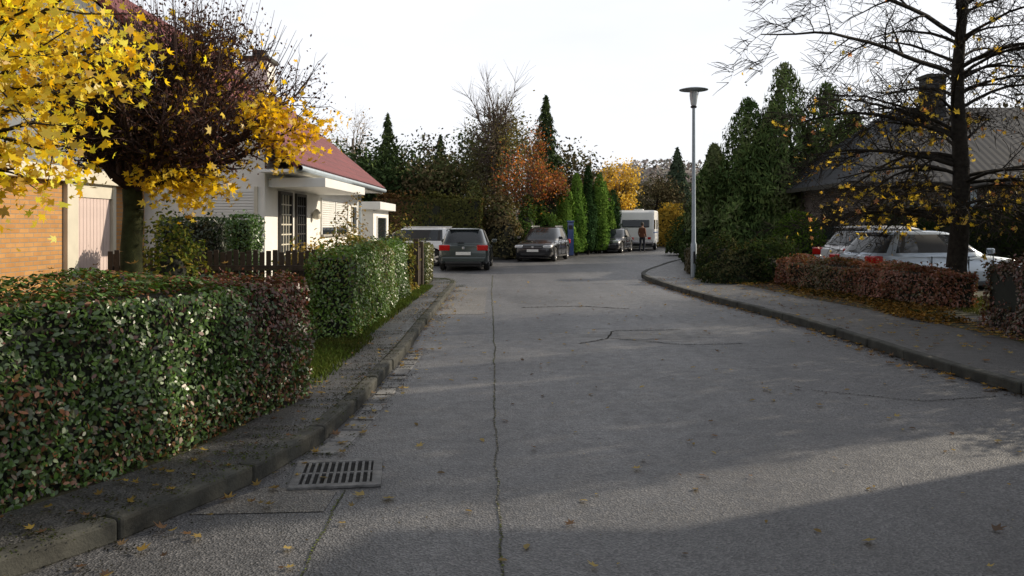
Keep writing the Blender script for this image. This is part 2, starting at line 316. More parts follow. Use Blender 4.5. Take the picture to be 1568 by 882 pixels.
# ---------------------------------------------------------------- hedges
def hedge(name,line,hw,h,n,size,cols,f=1.3,seed=1,z0=.1,tmpl='leaf',rough=.07,spread=.35,h1=None,colfn=None,mat=None):
    Q=smooth_line(line,.15); d=np.r_[0,np.cumsum(np.linalg.norm(np.diff(Q,axis=0),axis=1))]; Lt=d[-1]
    tg=unit(np.gradient(Q,axis=0)); nr=np.stack([-tg[:,1],tg[:,0]],1)
    h1=h1 or h
    def place(s,o,z):
        x=np.stack([np.interp(s,d,Q[:,i])+np.interp(s,d,nr[:,i])*o for i in(0,1)],1)
        return np.c_[x,z]
    per=2*h+2*hw; ncap=int(n*(2*2*hw*h)/(per*Lt+4*hw*h)); m=n-ncap
    s=rng.uniform(0,Lt,m); v=rng.uniform(0,per,m); hh=np.interp(s,[0,Lt],[h,h1])
    dep=np.abs(rng.normal(0,.045,m))-.03
    o=np.where(v<h,-hw,np.where(v<h+2*hw,v-h-hw,hw)); z=np.where(v<h,v/h*hh,np.where(v<h+2*hw,hh,(per-v)/h*hh))
    N2=np.where(v<h,-1,np.where(v<h+2*hw,0,1)); nz=np.where((v>=h)&(v<h+2*hw),1.,0.)
    base=place(s,o,z); bmp=Sn(2.6,seed+2)(base)*rough+Sn(7,seed+9)(base)*rough*.45-dep
    rr=.12; corner=np.clip((np.abs(o)-(hw-rr))/rr,0,1)*np.clip((z-(hh-rr))/rr,0,1)*.05
    o2=o+N2*bmp-np.sign(o)*corner; z2=z+nz*bmp-corner; P=place(s,o2,np.maximum(z2,.01)+z0)
    nx=np.interp(s,d,nr[:,0])*N2; ny=np.interp(s,d,nr[:,1])*N2; N=np.c_[nx,ny,nz+.25]
    e=rng.integers(0,2,ncap); sc=np.where(e==0,0,Lt); oc=rng.uniform(-hw,hw,ncap); hc=np.where(e==0,h,h1); zc=rng.uniform(0,1,ncap)*hc
    Pc=place(sc,oc,zc+z0); dirc=np.where(e==0,-1,1); tc=np.stack([np.interp(sc,d,tg[:,i]) for i in(0,1)],1)*dirc[:,None]
    bc=Sn(2.6,seed+2)(Pc)*rough-np.abs(rng.normal(0,.045,ncap))+.03; Pc[:,:2]+=tc*bc[:,None]
    P=np.r_[P,Pc]; N=np.r_[N,np.c_[tc,np.full(ncap,.25)]]
    ns=int(Lt*40); ss_=rng.uniform(0,Lt,ns); so_=rng.uniform(-hw,hw,ns); Ps=place(ss_,so_,np.interp(ss_,[0,Lt],[h,h1])+z0+rng.uniform(0,size*2.6,ns)); P=np.r_[P,Ps]; N=np.r_[N,np.tile([0,0,.4],(ns,1))]
    C=colfn(P) if colfn else palette(P,cols,f,seed,spread)
    lv=leaves('leaves',P,size,C,tmpl,mat or M_hedge,N=N,jit=.75)
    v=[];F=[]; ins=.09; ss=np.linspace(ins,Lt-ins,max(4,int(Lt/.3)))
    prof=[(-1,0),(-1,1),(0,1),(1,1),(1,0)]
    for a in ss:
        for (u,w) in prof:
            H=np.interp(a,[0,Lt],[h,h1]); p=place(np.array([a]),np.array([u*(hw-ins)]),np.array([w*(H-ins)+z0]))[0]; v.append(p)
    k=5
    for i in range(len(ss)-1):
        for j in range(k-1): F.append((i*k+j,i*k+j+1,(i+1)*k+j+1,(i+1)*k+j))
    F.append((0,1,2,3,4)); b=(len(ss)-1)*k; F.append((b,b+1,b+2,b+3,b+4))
    return group(name,[lv,mesh_obj('dark_core',v,F,M_core)])  # solid dark core added behind the leaves to block see-through
def front_col(P):
    n=len(P); g=palette(P,[(.035,.065,.02),(.05,.10,.02),(.075,.15,.025),(.04,.075,.02)],1.1,4)
    r=palette(P,[(.09,.04,.03),(.14,.05,.035),(.07,.045,.025),(.05,.045,.02)],1.6,6)
    o=palette(P,[(.2,.085,.03),(.14,.09,.03),(.26,.11,.05),(.07,.08,.02)],1.6,7)
    wr=np.clip((P[:,1]-6.0)/1.0,0,.7)*np.clip((P[:,2]-.35)/.5,.35,1)+.06+.12*Sn(1.3,91)(P)
    wo=np.clip(1.1-np.hypot((P[:,1]-3.9)/.9,(P[:,2]-.62)/.22),0,.7)+np.clip((.55-P[:,2])/.45,0,.55)*.5+np.clip((P[:,2]-1.12)/.1,0,.2)
    u=rng.random(n)[:,None]; c=np.where(u<wr[:,None],r,g); u=rng.random(n)[:,None]; return np.where(u<wo[:,None],o,c)
hedge('privet_hedge',[(-4.75,1.2),(-3.72,2.8),(-3.17,4.2),(-2.58,5.5),(-2.24,7.3)],.42,1.2,82000,.038,None,1.1,4,h1=1.04,colfn=front_col,rough=.09)
hedge('privet_hedge',[(-2.34,10.6),(-2.42,14),(-2.55,17.2)],.29,1.14,34000,.045,[(.045,.09,.02),(.075,.15,.02),(.1,.19,.03),(.15,.14,.04)],1.1,9,h1=1.15,rough=.1)
hedge('privet_hedge',[(-2.45,20.6),(-2.5,22.6)],.3,1.0,5000,.06,[(.05,.08,.02),(.09,.1,.03),(.14,.12,.04)],1.1,10)
hedge('barberry_hedge',[(7.1,20.6),(7.6,17),(8.0,14.6)],.45,.66,22000,.055,[(.1,.09,.03),(.19,.085,.035),(.25,.09,.055),(.28,.12,.075),(.13,.1,.03)],1.2,12,rough=.16)
hedge('barberry_hedge',[(7.3,11.9),(7.15,10.6),(7.7,8.9)],.45,.98,15000,.05,[(.05,.05,.02),(.09,.05,.025),(.15,.055,.04),(.07,.06,.02)],1.4,14,rough=.15)
hedge('beech_hedge',[(-6.2,37.6),(-1.4,38.0)],.6,2.75,16000,.13,[(.06,.065,.025),(.12,.07,.04),(.15,.09,.045),(.08,.085,.03)],.7,15,rough=.2,mat=M_shrub)
hedge('garden_hedge',[(-6.5,15.4),(-5.35,15.2)],.35,1.62,8000,.055,[(.02,.04,.012),(.03,.055,.015)],1.2,17)
hedge('garden_hedge',[(-5.1,14.9),(-4.66,14.9)],.3,1.64,6000,.05,[(.045,.1,.02),(.06,.13,.025)],1.2,18)
hedge('garden_hedge',[(10.6,24.1),(15,24.0),(22,23.6)],.6,1.9,16000,.12,[(.015,.026,.01),(.025,.035,.014),(.025,.024,.014)],.9,19,rough=.2,mat=M_shrub)
hedge('laurel_hedge',[(11.2,59.5),(12.7,63)],.6,2.6,5000,.22,[(.35,.23,.04),(.26,.2,.05),(.12,.14,.04)],.6,20,rough=.2,mat=M_shrub)
hedge('garden_hedge',[(5.75,24.8),(6.0,27)],.3,.72,4000,.07,[(.05,.05,.02),(.1,.08,.03)],1,21)
def shrub(name,x,y,rx,ry,h,n,size,cols,seed,z0=.1,shag=.18,tmpl='leaf',mat=None):
    u=unit(rng.normal(size=(n,3))); u[:,2]=np.abs(u[:,2])
    r=(1-np.abs(rng.normal(0,.13,n)))
    sc=np.array([rx,ry,h]); P=u*r[:,None]*sc; k=1+Sn(3/max(rx,.5),seed)(P)*shag+Sn(7/max(rx,.5),seed+1)(P)*shag*.5
    P=P*k[:,None]+[x,y,z0]; lv=leaves('leaves',P,size,palette(P,cols,1.2/max(rx,.5),seed),tmpl,mat or M_shrub,N=u,jit=.8)
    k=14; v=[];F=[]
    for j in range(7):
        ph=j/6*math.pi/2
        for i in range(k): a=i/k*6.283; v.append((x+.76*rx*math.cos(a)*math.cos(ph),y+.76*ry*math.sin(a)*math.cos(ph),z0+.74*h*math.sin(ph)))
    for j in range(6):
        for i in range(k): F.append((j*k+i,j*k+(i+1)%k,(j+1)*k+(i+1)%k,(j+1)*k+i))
    return group(name,[lv,mesh_obj('dark_core',v,F,M_core)])  # solid dark dome added inside the shrub to block see-through
DG=[(.04,.065,.026),(.055,.085,.032),(.08,.11,.04),(.035,.05,.024)]  # dark greens, lightened to put sun haze into the distant trees
shrub('rounded_shrub',8.9,25.3,.98,.8,2.0,8000,.07,[(.06,.11,.02),(.09,.15,.025),(.05,.09,.02)],31,shag=.06)
for (x,y,rx,h,s) in [(5.85,21.4,.75,.95,32),(6.6,21.8,.8,1.15,33),(6.0,23.1,.85,1.15,34),(7.3,22.3,.7,.95,35),(7.7,23.6,.75,1.2,36)]:
    shrub('unseen_shade_shrub',x,y,rx,rx*.9,h,4500,.08,[(.025,.045,.018),(.045,.07,.022),(.035,.05,.025),(.09,.09,.045)],s,shag=.3)
shrub('unseen_shade_shrub',7.6,7.75,.95,.85,1.9,6000,.08,[(.025,.045,.018),(.045,.07,.022)],37,shag=.15)  # shrub out of view, added so its shadow ends the sunlit lane
P=np.c_[rng.uniform(5.9,7.6,11000),rng.uniform(12.4,21.5,11000),rng.uniform(.1,.19,11000)]
P=P[(P[:,0]>6.45+np.sin(P[:,1]*1.3)*.2)&((P[:,1]>13.9)|(P[:,0]<7))]; leaves('ground_cover',P,.06,palette(P,[(.03,.04,.015),(.06,.05,.02),(.2,.11,.03),(.13,.08,.03)],2,41),'leaf',M_shrub,N=np.tile([0,0,1.],(len(P),1)),jit=.8)
strip('garden_path',smooth_line([(6.6,12.95),(13,13.4)]),-.35,.35,.114,M_patch)
for (x,y,rx,h,s,c) in [(-3.05,15.8,.7,1.55,51,[(.14,.15,.04),(.3,.24,.08),(.08,.11,.03),(.4,.3,.12)]),(-2.75,18.6,.55,1.45,52,[(.1,.13,.03),(.22,.2,.06),(.35,.25,.1)]),(-3.5,17.6,.65,1.3,53,[(.3,.2,.07),(.16,.13,.05),(.12,.14,.04)]),(-5.0,11.9,.5,1.5,54,[(.1,.13,.03),(.2,.2,.04),(.06,.09,.02)]),(-3.4,13.6,.55,1.3,55,[(.2,.17,.05),(.12,.14,.04),(.4,.3,.1)])]:
    shrub('garden_shrub',x,y,rx,rx,h,2600,.07,c,s,shag=.5)
# ---------------------------------------------------------------- trees
def crown_tree(name,x,y,trunk_top,c,R,ncl,n,size,cols,seed=1,r=.14,tmpl='leaf',clr=.38,twigs=3,mat=None,bark=None,shell=.55,droop=0):
    random.seed(seed); S=[]; r0=np.random.default_rng(seed)
    p=Vector((x,y,0)); top=Vector(trunk_top); m=7; prev=p
    for i in range(m):
        q=p.lerp(top,(i+1)/m)+Vector((random.gauss(0,.04),random.gauss(0,.04),0)); S.append((prev[:],q[:],r*(1.15-.5*i/m),r*(1.15-.5*(i+1)/m))); prev=q
    u=unit(r0.normal(size=(ncl,3)))*(r0.uniform(shell**3,1,ncl)**(1/3))[:,None]; C=u*np.array(R)+np.array(c)
    for k in C:
        a=Vector(k); b=p.lerp(top,random.uniform(.55,1)); L=(a-b).length
        pr=b; nn=5
        for i in range(nn):
            t=(i+1)/nn; q=b.lerp(a,t)+Vector((0,0,math.sin(t*3.14)*L*.08))+rv()*L*.03; rr=r*.32*(1-.8*t)
            S.append((pr[:],q[:],r*.32*(1-.8*(i/nn)),rr)); pr=q
            if i>0:
                for _ in range(twigs): limb(S,q,((q-Vector(c)).normalized()+rv()*.9+Vector((0,0,.3-droop))),L*.28,rr*.5+.004,3,-droop*.1,.2,1 if twigs>2 else 0,0)
    objs=[tubes('branches',S,bark or M_bark,4)]
    if n:
        idx=r0.integers(0,ncl,n); off=r0.normal(size=(n,3))*clr*np.array(R)*.55; P=C[idx]+off
        br=(.7+.6*r0.random(ncl))[idx]; col=palette(P,cols,1.0/max(R[0],.6),seed)*br[:,None]
        objs.append(leaves('foliage',P,size,np.clip(col,0,.9),tmpl,mat or M_leaf,N=np.tile([0,0,.5],(n,1)),jit=1.0))
    return group(name,objs)
def conifer(name,x,y,h,r,n,cols,seed,size=.2,layers=0,p=.8,droop=.35,lean=(0,0),lump=.28):
    t=rng.beta(1.0,1.5,n); a=rng.uniform(0,6.283,n)
    nzf=Sn(2.2,seed)(np.c_[np.cos(a)*1.5,np.sin(a)*1.5,t*h*.9])
    prof=(1-t)**p*(1-.35*np.exp(-t*14))
    if layers: lay=(t*layers+.12*nzf)%1.0; prof=prof*(.55+.5*(1-lay))
    rad=r*prof*(1+lump*nzf+.14*Sn(6,seed+3)(np.c_[np.cos(a),np.sin(a),t*h]))*np.sqrt(rng.uniform(.3,1,n))+.03
    P=np.c_[x+np.cos(a)*rad+lean[0]*t,y+np.sin(a)*rad+lean[1]*t,.1+.15+t*h-(droop*rad*.5 if layers else 0)]
    d=np.c_[np.cos(a),np.sin(a),np.full(n,-droop if layers else 1.2)]
    N=np.c_[np.cos(a),np.sin(a),np.full(n,.5)]
    lv=leaves('needles',P,size,palette(P,cols,1.3,seed,.4),'needle',M_conif,N=N,Tn=d,jit=.8)
    tr=tubes('trunk',[((x,y,0),(x+lean[0]*.5,y+lean[1]*.5,h*.5),r*.06+.04,r*.04+.02),((x+lean[0]*.5,y+lean[1]*.5,h*.5),(x+lean[0],y+lean[1],h*1.0),r*.04+.02,.01)],M_bark,7)
    return group(name,[tr,lv])
crown_tree('yellow_maple_tree',-5.0,6.7,(-4.85,6.7,2.6),(-4.42,6.6,3.1),(1.25,1.25,1.32),64,7500,.1,[(.76,.52,.02),(.86,.66,.04),(.9,.72,.08),(.64,.42,.02)],61,.12,'maple',.30,1)
# globe maple
random.seed(5); S=[];tips=[]
base=Vector((-4.63,10,0)); fork=Vector((-4.66,10,2.05)); pr=base
for i in range(8):
    q=base.lerp(fork,(i+1)/8)+Vector((math.sin(i*1.3)*.02,0,0)); S.append((pr[:],q[:],.145-.004*i+(.05 if i==0 else 0),.141-.004*i)); pr=q
trunk=tubes('trunk',S,M_barkmoss,12); S=[]
cc=Vector((-4.15,10,2.85)); RR=(1.62,1.45,1.12)
for i in range(54):
    a=i*2.39996; e=random.uniform(-.15,1.4)
    tgt=cc+Vector((math.cos(a)*math.cos(e)*RR[0],math.sin(a)*math.cos(e)*RR[1],math.sin(e)*RR[2]))*random.uniform(.75,.95)
    L=(tgt-fork).length; pr=fork.copy(); 
    for k in range(6):
        t=(k+1)/6; q=fork.lerp(tgt,t)+Vector((0,0,-math.sin(t*3.1)*L*.06))+rv()*.05; r1=.055*(1-.85*t)+.004
        S.append((pr[:],q[:],.055*(1-.85*k/6)+.004,r1)); pr=q
        if k>0:
            for _ in range(5):
                d=((q-fork).normalized()*.8+rv()*.9+Vector((0,0,.3))); limb(S,q,d,random.uniform(.3,.62),r1*.4+.003,4,.06,.25,1,1,tips,.4,.7,.55)
for i in range(220):
    a=random.uniform(0,6.28); rr=random.random()**.5; p=cc+Vector((math.cos(a)*rr*RR[0]*.95,math.sin(a)*rr*RR[1]*.95,RR[2]*math.sqrt(max(0,1-rr*rr))*.85))
    d=Vector((math.cos(a)*rr*.7,math.sin(a)*rr*.7,1.0)); limb(S,p,d,random.uniform(.3,.8),.006,5,.03,.07,1,0,None,.3)
br=tubes('branches',S,M_twig,4)
tp=np.array(tips)
w=np.clip((2.35-tp[:,2])*2+.01,0.008,1)*np.clip(.8+.3*(tp[:,0]+4.2),.35,1.2)
w+= .4*((tp[:,0]>-3.05)&(tp[:,2]<3.1)); w/=w.sum()
idx=rng.choice(len(tp),2500,p=w); P=tp[idx]+rng.normal(0,.08,(2500,3))-[0,0,.1]
lv=leaves('yellow_foliage',P,.1,palette(P,[(.7,.46,.02),(.8,.58,.03),(.84,.65,.06),(.5,.3,.03)],1.2,71),'maple',M_leaf,N=np.tile([0,0,.3],(2500,1)),jit=1)
idx=rng.choice(len(tp),26000); P=tp[idx]+rng.normal(0,.09,(26000,3)); P=P[P[:,2]>2.2]
lv2=leaves('withered_foliage',P,.042,palette(P,[(.05,.028,.028),(.08,.04,.036),(.12,.06,.048),(.05,.035,.025)],1.5,72),'quad',M_shrub)
group('globe_maple_tree',[trunk,br,lv,lv2])
# right tree
random.seed(11); S=[];tips=[]; b=Vector((9.0,16.5,.05)); pr=b; 
for i in range(12):
    q=Vector((9.0+.05*math.sin(i*.9)+.012*i,16.5+.04*math.cos(i),.05+(i+1)*.68)); S.append((pr[:],q[:],.21*(1-.065*i)+(.06 if i==0 else 0),.21*(1-.065*(i+1)))); pr=q
trunk=tubes('trunk',S,M_bark,10); S=[]
for i in range(72):
    z=1.6+random.random()**1.2*6.0; a=i*2.39996+random.uniform(-.3,.3)
    L=random.uniform(1.8,3.4)*(1.0 if z<5.5 else .8); 
    d=Vector((math.cos(a),math.sin(a)*.9,.6 if z>3 else .25)); limb(S,(9.0,16.5,z),d,L,.036*(1.15-z*.07)+.012,8,-.1,.14,1,2,tips,.22,.75,.48)
for (z,L,dz) in [(4.6,4.6,.42),(5.4,4.4,.55),(3.4,3.4,.3),(2.8,3.0,.25)]:
    limb(S,(9.0,16.5,z),Vector((-1,-.15,dz)),L,.065,11,-.055,.12,1,2,tips,.2,.8,.4)
tp=np.array(tips)
for i in rng.choice(len(tp),6000):
    d=Vector(((tp[i][0]-9)*.35,(tp[i][1]-16.5)*.35,-.1))+rv()*1.0; limb(S,tp[i],d,random.uniform(.25,.5),.0075,3,-.1,.2,1,0,None,.5)
br=tubes('branches',S,M_bark,3)
w=np.exp(-((tp[:,2]-2.7)/1.4)**2)+.05; w*=np.clip(.5+.2*(tp[:,0]-7.0),.35,1.2); w/=w.sum(); idx=rng.choice(len(tp),1100,p=w); P=tp[idx]+rng.normal(0,.07,(len(idx),3))-[0,0,.09]
lv=leaves('autumn_foliage',P,.135,palette(P,[(.7,.5,.04),(.7,.54,.1),(.54,.36,.07),(.6,.27,.15),(.38,.25,.07)],.8,75),'maple',M_leaf,N=np.tile([0,-.3,.3],(len(P),1)),jit=1)
idx=rng.choice(len(tp),7000,p=w); P=tp[idx]+rng.normal(0,.09,(7000,3)); lv2=leaves('withered_foliage',P,.045,palette(P,[(.04,.035,.02),(.08,.05,.03),(.05,.06,.02)],1,76),'quad',M_shrub)
group('maple_tree',[trunk,br,lv,lv2])
# background trees
BR=[(.09,.085,.045),(.12,.1,.055),(.15,.12,.065),(.09,.105,.045)]  # brown foliage tones, with sun haze put into the colour by lightening
crown_tree('birch_tree',-11.7,60,(-11.7,60,8.0),(-11.7,60,8.0),(1.6,1.4,2.1),22,250,.16,[(.3,.2,.08)],81,.13,'leaf',.4,3,bark=simple('pale_bark',(.3,.26,.22),.8,0,.3,6))
conifer('spruce_tree',-7.6,50,8.2,1.7,6000,DG,82,.28,11)
conifer('spruce_tree',-4.4,50,6.9,1.4,4000,DG,83,.26,9)
conifer('spruce_tree',2.0,48,9.0,2.0,7000,DG,84,.3,12)
conifer('spruce_tree',15.2,75,8.5,2.6,6000,[(.06,.085,.055),(.075,.1,.06)],85,.4,10)
conifer('spruce_tree',15.2,54,6.8,1.8,5000,DG,86,.3,8)
for (x,y,h,r,s) in [(9.9,34.3,6.7,1.75,90),(11.5,34.4,8.2,2.0,92),(12.9,33.6,7.2,1.9,93),(10.8,33.2,6.3,1.6,95),(14.6,35,6.2,1.9,94),(8.9,35.6,4.9,1.2,97)]:
    conifer('unseen_shade_cypress',x,y,h,r,11000,[(.06,.1,.035),(.085,.135,.045),(.12,.17,.055),(.13,.155,.07)],s,.23,0,.55,.7,lean=(rng.normal(0,.12),0),lump=.5)
for (x,y,h,r,s,c) in [(3.4,43,4.1,.75,101,1),(4.15,44.5,4.6,.6,102,0),(4.95,46.2,4.3,.7,103,1),(5.5,48.8,4.0,.75,104,1),(2.75,41.8,3.3,.7,105,1),(6.4,51.8,3.6,.8,106,0)]:
    conifer('thuja_tree',x,y,h,r,5500,[(.07,.14,.025),(.11,.2,.035),(.14,.23,.04)] if c else [(.03,.06,.02),(.04,.08,.03)],s,.16,0,.5,lump=.4)
crown_tree('autumn_tree',-.9,42.5,(-.9,42.5,7.4),(-.9,42.5,6.1),(1.8,1.6,3.9),54,0,.13,BR,111,.13,'leaf',.34,5,bark=M_twigL)
crown_tree('autumn_tree',-.7,43.2,(-.7,43.2,5.6),(-.7,43.2,4.8),(1.7,1.5,3.1),44,8500,.12,[(.11,.12,.05),(.13,.135,.06),(.16,.14,.07),(.17,.12,.07)],110,.15,'leaf',.36,3,bark=M_twigL)
crown_tree('orange_maple_tree',.8,40.6,(.8,40.6,3.6),(.75,40.6,4.2),(1.3,1.1,1.9),24,3300,.12,[(.34,.13,.04),(.44,.18,.05),(.34,.1,.045),(.15,.12,.04),(.26,.13,.055)],112,.1,'leaf',.4,3,bark=M_twigL)
crown_tree('dogwood_tree',1.9,41.6,(1.9,41.6,3),(1.95,41.6,3.9),(.9,.9,1.0),16,2200,.13,[(.16,.07,.03),(.12,.09,.03),(.24,.09,.05)],113,.08,'leaf',.36,2)
crown_tree('yellow_birch_tree',8.0,62,(8,62,4),(8.1,62,4.5),(1.7,1.4,1.8),26,4500,.2,[(.5,.34,.05),(.55,.4,.09),(.4,.27,.06)],114,.12,'leaf',.38,1)
for k,(x,y,z,rx,rz,s,c) in enumerate([(-7.0,46,3.6,2.6,2.2,121,DG),(-3.6,45,3.4,2.4,2.0,122,BR),(-9.5,47,3.8,2.6,2.4,123,DG),(-13.5,52,4.5,3,3,124,BR),(-5.4,54,4.4,2.6,2.4,125,BR),(3.2,50,3.8,2.2,2.2,126,BR),(-1.2,52,5,2.6,2.6,127,DG),(12,68,3.3,2.2,2.4,128,BR),(19,62,3.6,3,2.6,129,DG),(22,58,4.2,3.2,3,130,DG),(25,62,5,4,3.5,131,BR),(13.6,45,2.8,1.4,1.9,132,BR),(15.5,42,3.5,2.3,2.4,133,DG),(19,40,4,2.6,2.6,134,DG),(25,38,4.6,3,3,135,BR),(-19,50,4.6,3.6,3.6,136,BR),(-26,44,5,4,4,137,DG)]):
    crown_tree('broadleaf_tree',x,y,(x,y,z),(x,y,z),(rx,rx*.9,rz),34,5000,.22,c,s,.14,'leaf',.42,1,mat=M_conif,shell=.3)
for (x,y,rx,h,s,c) in [(-.5,38.6,.9,3.0,141,BR),(.7,40.0,.9,2.6,142,[(.06,.1,.03),(.09,.15,.035),(.13,.12,.05)]),(1.7,41.2,.9,2.6,143,[(.07,.13,.03),(.14,.2,.04)]),(-1.6,40,1.2,3.2,145,BR),(4.0,47.4,1.1,1.3,146,DG),(7.6,58.5,1.2,2.2,147,BR),(9.6,62,1.3,2.6,148,DG),(9.6,44,1.2,1.7,149,DG),(13.2,48,1.3,1.6,150,BR),(16.4,53.5,1.5,1.8,151,BR),(7.9,33.5,.9,1.2,152,DG),(8.7,37.5,1.1,1.5,153,DG),(19,70,2,3,154,DG),(16.8,73,1.5,2.2,155,BR)]:
    shrub('large_shrub',x,y,rx,rx,h,3400,.14,c,s,shag=.35)
def woods(name,x0,x1,y,hf,n,size,cols,seed,dy=14):
    X=rng.uniform(x0,x1,n); Y=y+rng.uniform(-dy,dy,n); H=hf(X); k=1+.22*Sn(.22,seed)(np.c_[X,Y,X*0])+.12*Sn(.7,seed+1)(np.c_[X,Y,X*0])
    Z=H*k*(1-rng.beta(1,2.2,n)*.9); P=np.c_[X,Y,Z]; return leaves(name,P,size,palette(P,cols,.12,seed,.5),'quad',M_conif,N=np.tile([0,-.3,.8],(n,1)))
woods('distant_trees',-70,-8,85,lambda X:7+0*X,12000,.75,BR+DG,161,8)
woods('distant_trees',6,75,100,lambda X:5.5+.02*(X-6),14000,.7,[(.12,.12,.08),(.15,.13,.09),(.18,.14,.1),(.1,.12,.07)],162,8)
hill=lambda X:4+19*np.exp(-((X-46)/42)**2)
xs=np.linspace(-200,320,80); v=[];F=[]
for j,(yy,f) in enumerate([(170,.0),(200,.45),(235,.9),(260,1.0),(330,.6)]):
    for x in xs: v.append((x,yy,hill(x)*f*.86-.1))
for j in range(4):
    for i in range(79): F.append((j*80+i,j*80+i+1,(j+1)*80+i+1,(j+1)*80+i))
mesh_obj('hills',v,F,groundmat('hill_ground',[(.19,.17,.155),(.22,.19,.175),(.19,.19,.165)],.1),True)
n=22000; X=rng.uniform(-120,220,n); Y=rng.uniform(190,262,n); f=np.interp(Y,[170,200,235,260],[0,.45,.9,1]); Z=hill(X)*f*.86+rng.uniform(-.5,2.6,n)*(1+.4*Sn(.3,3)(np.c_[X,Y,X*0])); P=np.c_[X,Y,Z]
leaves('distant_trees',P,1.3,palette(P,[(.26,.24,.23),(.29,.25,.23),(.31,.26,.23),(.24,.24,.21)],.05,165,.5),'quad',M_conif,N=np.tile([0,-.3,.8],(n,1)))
for (x,y,h,r,s) in [(10.9,10.75,7.6,1.15,171),(11.0,12.4,8.0,1.25,172),(11.4,14.3,6.6,1.1,173)]:  # cypresses out of view, added to shade the road beyond the sunlit lane
    conifer('unseen_shade_cypress',x,y,h,r,8000,DG,s,.22,0,.32,lump=.12)
crown_tree('unseen_shade_linden',14.5,18.8,(14.5,18.8,4.5),(14.3,18.2,5.2),(1.8,1.8,2.0),30,2600,.16,[(.3,.2,.03),(.1,.12,.03)],174,.2,'leaf',.36,2)  # linden out of view, added as a shadow caster
# ---------------------------------------------------------------- buildings
def slab(name,p,ux,uy,lx,ly,th,mat):
    ux=Vector(ux).normalized();uy=Vector(uy).normalized();uz=ux.cross(uy)
    v=[(a,b,c) for a in(0,lx) for b in(0,ly) for c in(0,th)]
    o=mesh_obj(name,v,[(0,1,3,2),(4,6,7,5),(0,4,5,1),(2,3,7,6),(0,2,6,4),(1,5,7,3)],mat)
    m=Matrix((ux,uy,uz)).transposed().to_4x4(); m.translation=Vector(p); o.matrix_world=m; return o
B=[]; X0=-5.24; XR=-9.6; X1=-13.96; Y0=17.3; Y1=27.8; ZE=2.85
zr=7.1
v=[(X0,Y0,0),(X0,Y1,0),(X1,Y1,0),(X1,Y0,0),(X0,Y0,ZE+.5),(X0,Y1,ZE+.5),(X1,Y1,ZE+.5),(X1,Y0,ZE+.5),(XR,Y0,zr-.15),(XR,Y1,zr-.15)]
B.append(mesh_obj('walls',v,[(0,1,5,4),(2,3,7,6),(3,0,4,8,7),(1,2,6,9,5)],M_plaster))
sl=Vector((XR-(-4.42),0,zr-2.78)); ln=sl.length
B.append(slab('roof_street_side',(-4.42,Y1+.25,2.78),(sl.x,0,sl.z),(0,-1,0),ln,Y1-Y0+.8,.12,M_roofR))
B.append(slab('roof_garden_side',(2*XR+4.42,Y0-.5,2.78),(-sl.x,0,sl.z),(0,1,0),ln,Y1-Y0+.8,.12,M_roofR))
B.append(box('soffit',-5.235,-4.5,Y0-.5,Y1+.2,2.7,2.76,M_white)); 
B.append(box('fascia',-4.497,-4.44,Y0-.5,Y1+.2,2.68,2.84,M_trim))
B.append(tubes('gutter_pipe',[((-4.36,Y0-.5,2.78),(-4.36,Y1+.2,2.78),.06,.06),((-5.15,Y1-.12,2.7),(-5.15,Y1-.12,0),.04,.04)],M_metal,10))
B.append(box('porch_slab',-5.23,-4.0,17.5,22.2,2.42,2.62,M_white,.01))
B.append(box('base_course',-5.3,-5.2,20.75,Y1+.02,.0,.35,M_stone))
def win_x(x,y0,y1,z0,z1,div=1,shutter=0):
    o=[box('window_glass',x-.02,x+.012,y0,y1,z0,z1,M_glass)]
    t=.06
    o+= [box('window_frame',x-.01,x+.045,y0-t,y1+t,z1,z1+t,M_white),box('window_sill',x-.01,x+.09,y0-t,y1+t,z0-t,z0,M_stone),
         box('window_frame',x-.01,x+.043,y0-t,y0,z0,z1,M_white),box('window_frame',x-.01,x+.043,y1,y1+t,z0,z1,M_white)]
    for i in range(1,div): yy=y0+(y1-y0)*i/div; o.append(box('mullion',x-.01,x+.041,yy-.035,yy+.035,z0,z1,M_white))
    if shutter:
        zz=z1-(z1-z0)*shutter
        for i in range(div):
            a=y0+(y1-y0)*i/div+.06; b_=y0+(y1-y0)*(i+1)/div-.06; z=zz
            while z<z1-.02: o.append(box('shutter_slat',x+.013,x+.028,a,b_,z,min(z+.054,z1),M_white,.004)); z+=.06
    return o
B+=win_x(X0,22.4,25.9,1.35,2.3,2,.8); B+=win_x(X0,26.6,27.3,1.5,2.2,1,0)
for (a,b_) in [(18.35,19.25),(19.75,20.55)]:
    B.append(box('door_panel',X0-.02,X0+.02,a,b_,.25,2.3,M_glass))
    B+= [box('door_frame',X0-.01,X0+.06,a-.07,a,.25,2.37,M_door),box('door_frame',X0-.01,X0+.06,b_,b_+.07,.25,2.37,M_door),box('door_head',X0-.01,X0+.058,a,b_,2.3,2.37,M_door)]
    lm=M_trim if a<19 else M_door
    for i in range(1,4): yy=a+(b_-a)*i/4; B.append(box('lattice',X0+.02,X0+.045,yy-.015,yy+.015,.25,2.3,lm))
    for i in range(1,9): zz=.25+2.05*i/9; B.append(box('lattice',X0+.02,X0+.043,a,b_,zz-.015,zz+.015,lm))
B.append(box('steps',-5.2,-4.3,18.0,20.7,0,.2,M_stone,.02))
B.append(lathe('wall_lamp',[(.02,0),(.1,.03),(.12,.15),(.06,.25),(.02,.28)],M_trim,(-5.12,21.4,1.75),12))
for i in range(16): B.append(box('shutter_slat',-6.35,-5.45,Y0-.05,Y0-.02,1.4+i*.06,1.452+i*.06,M_white,.006))
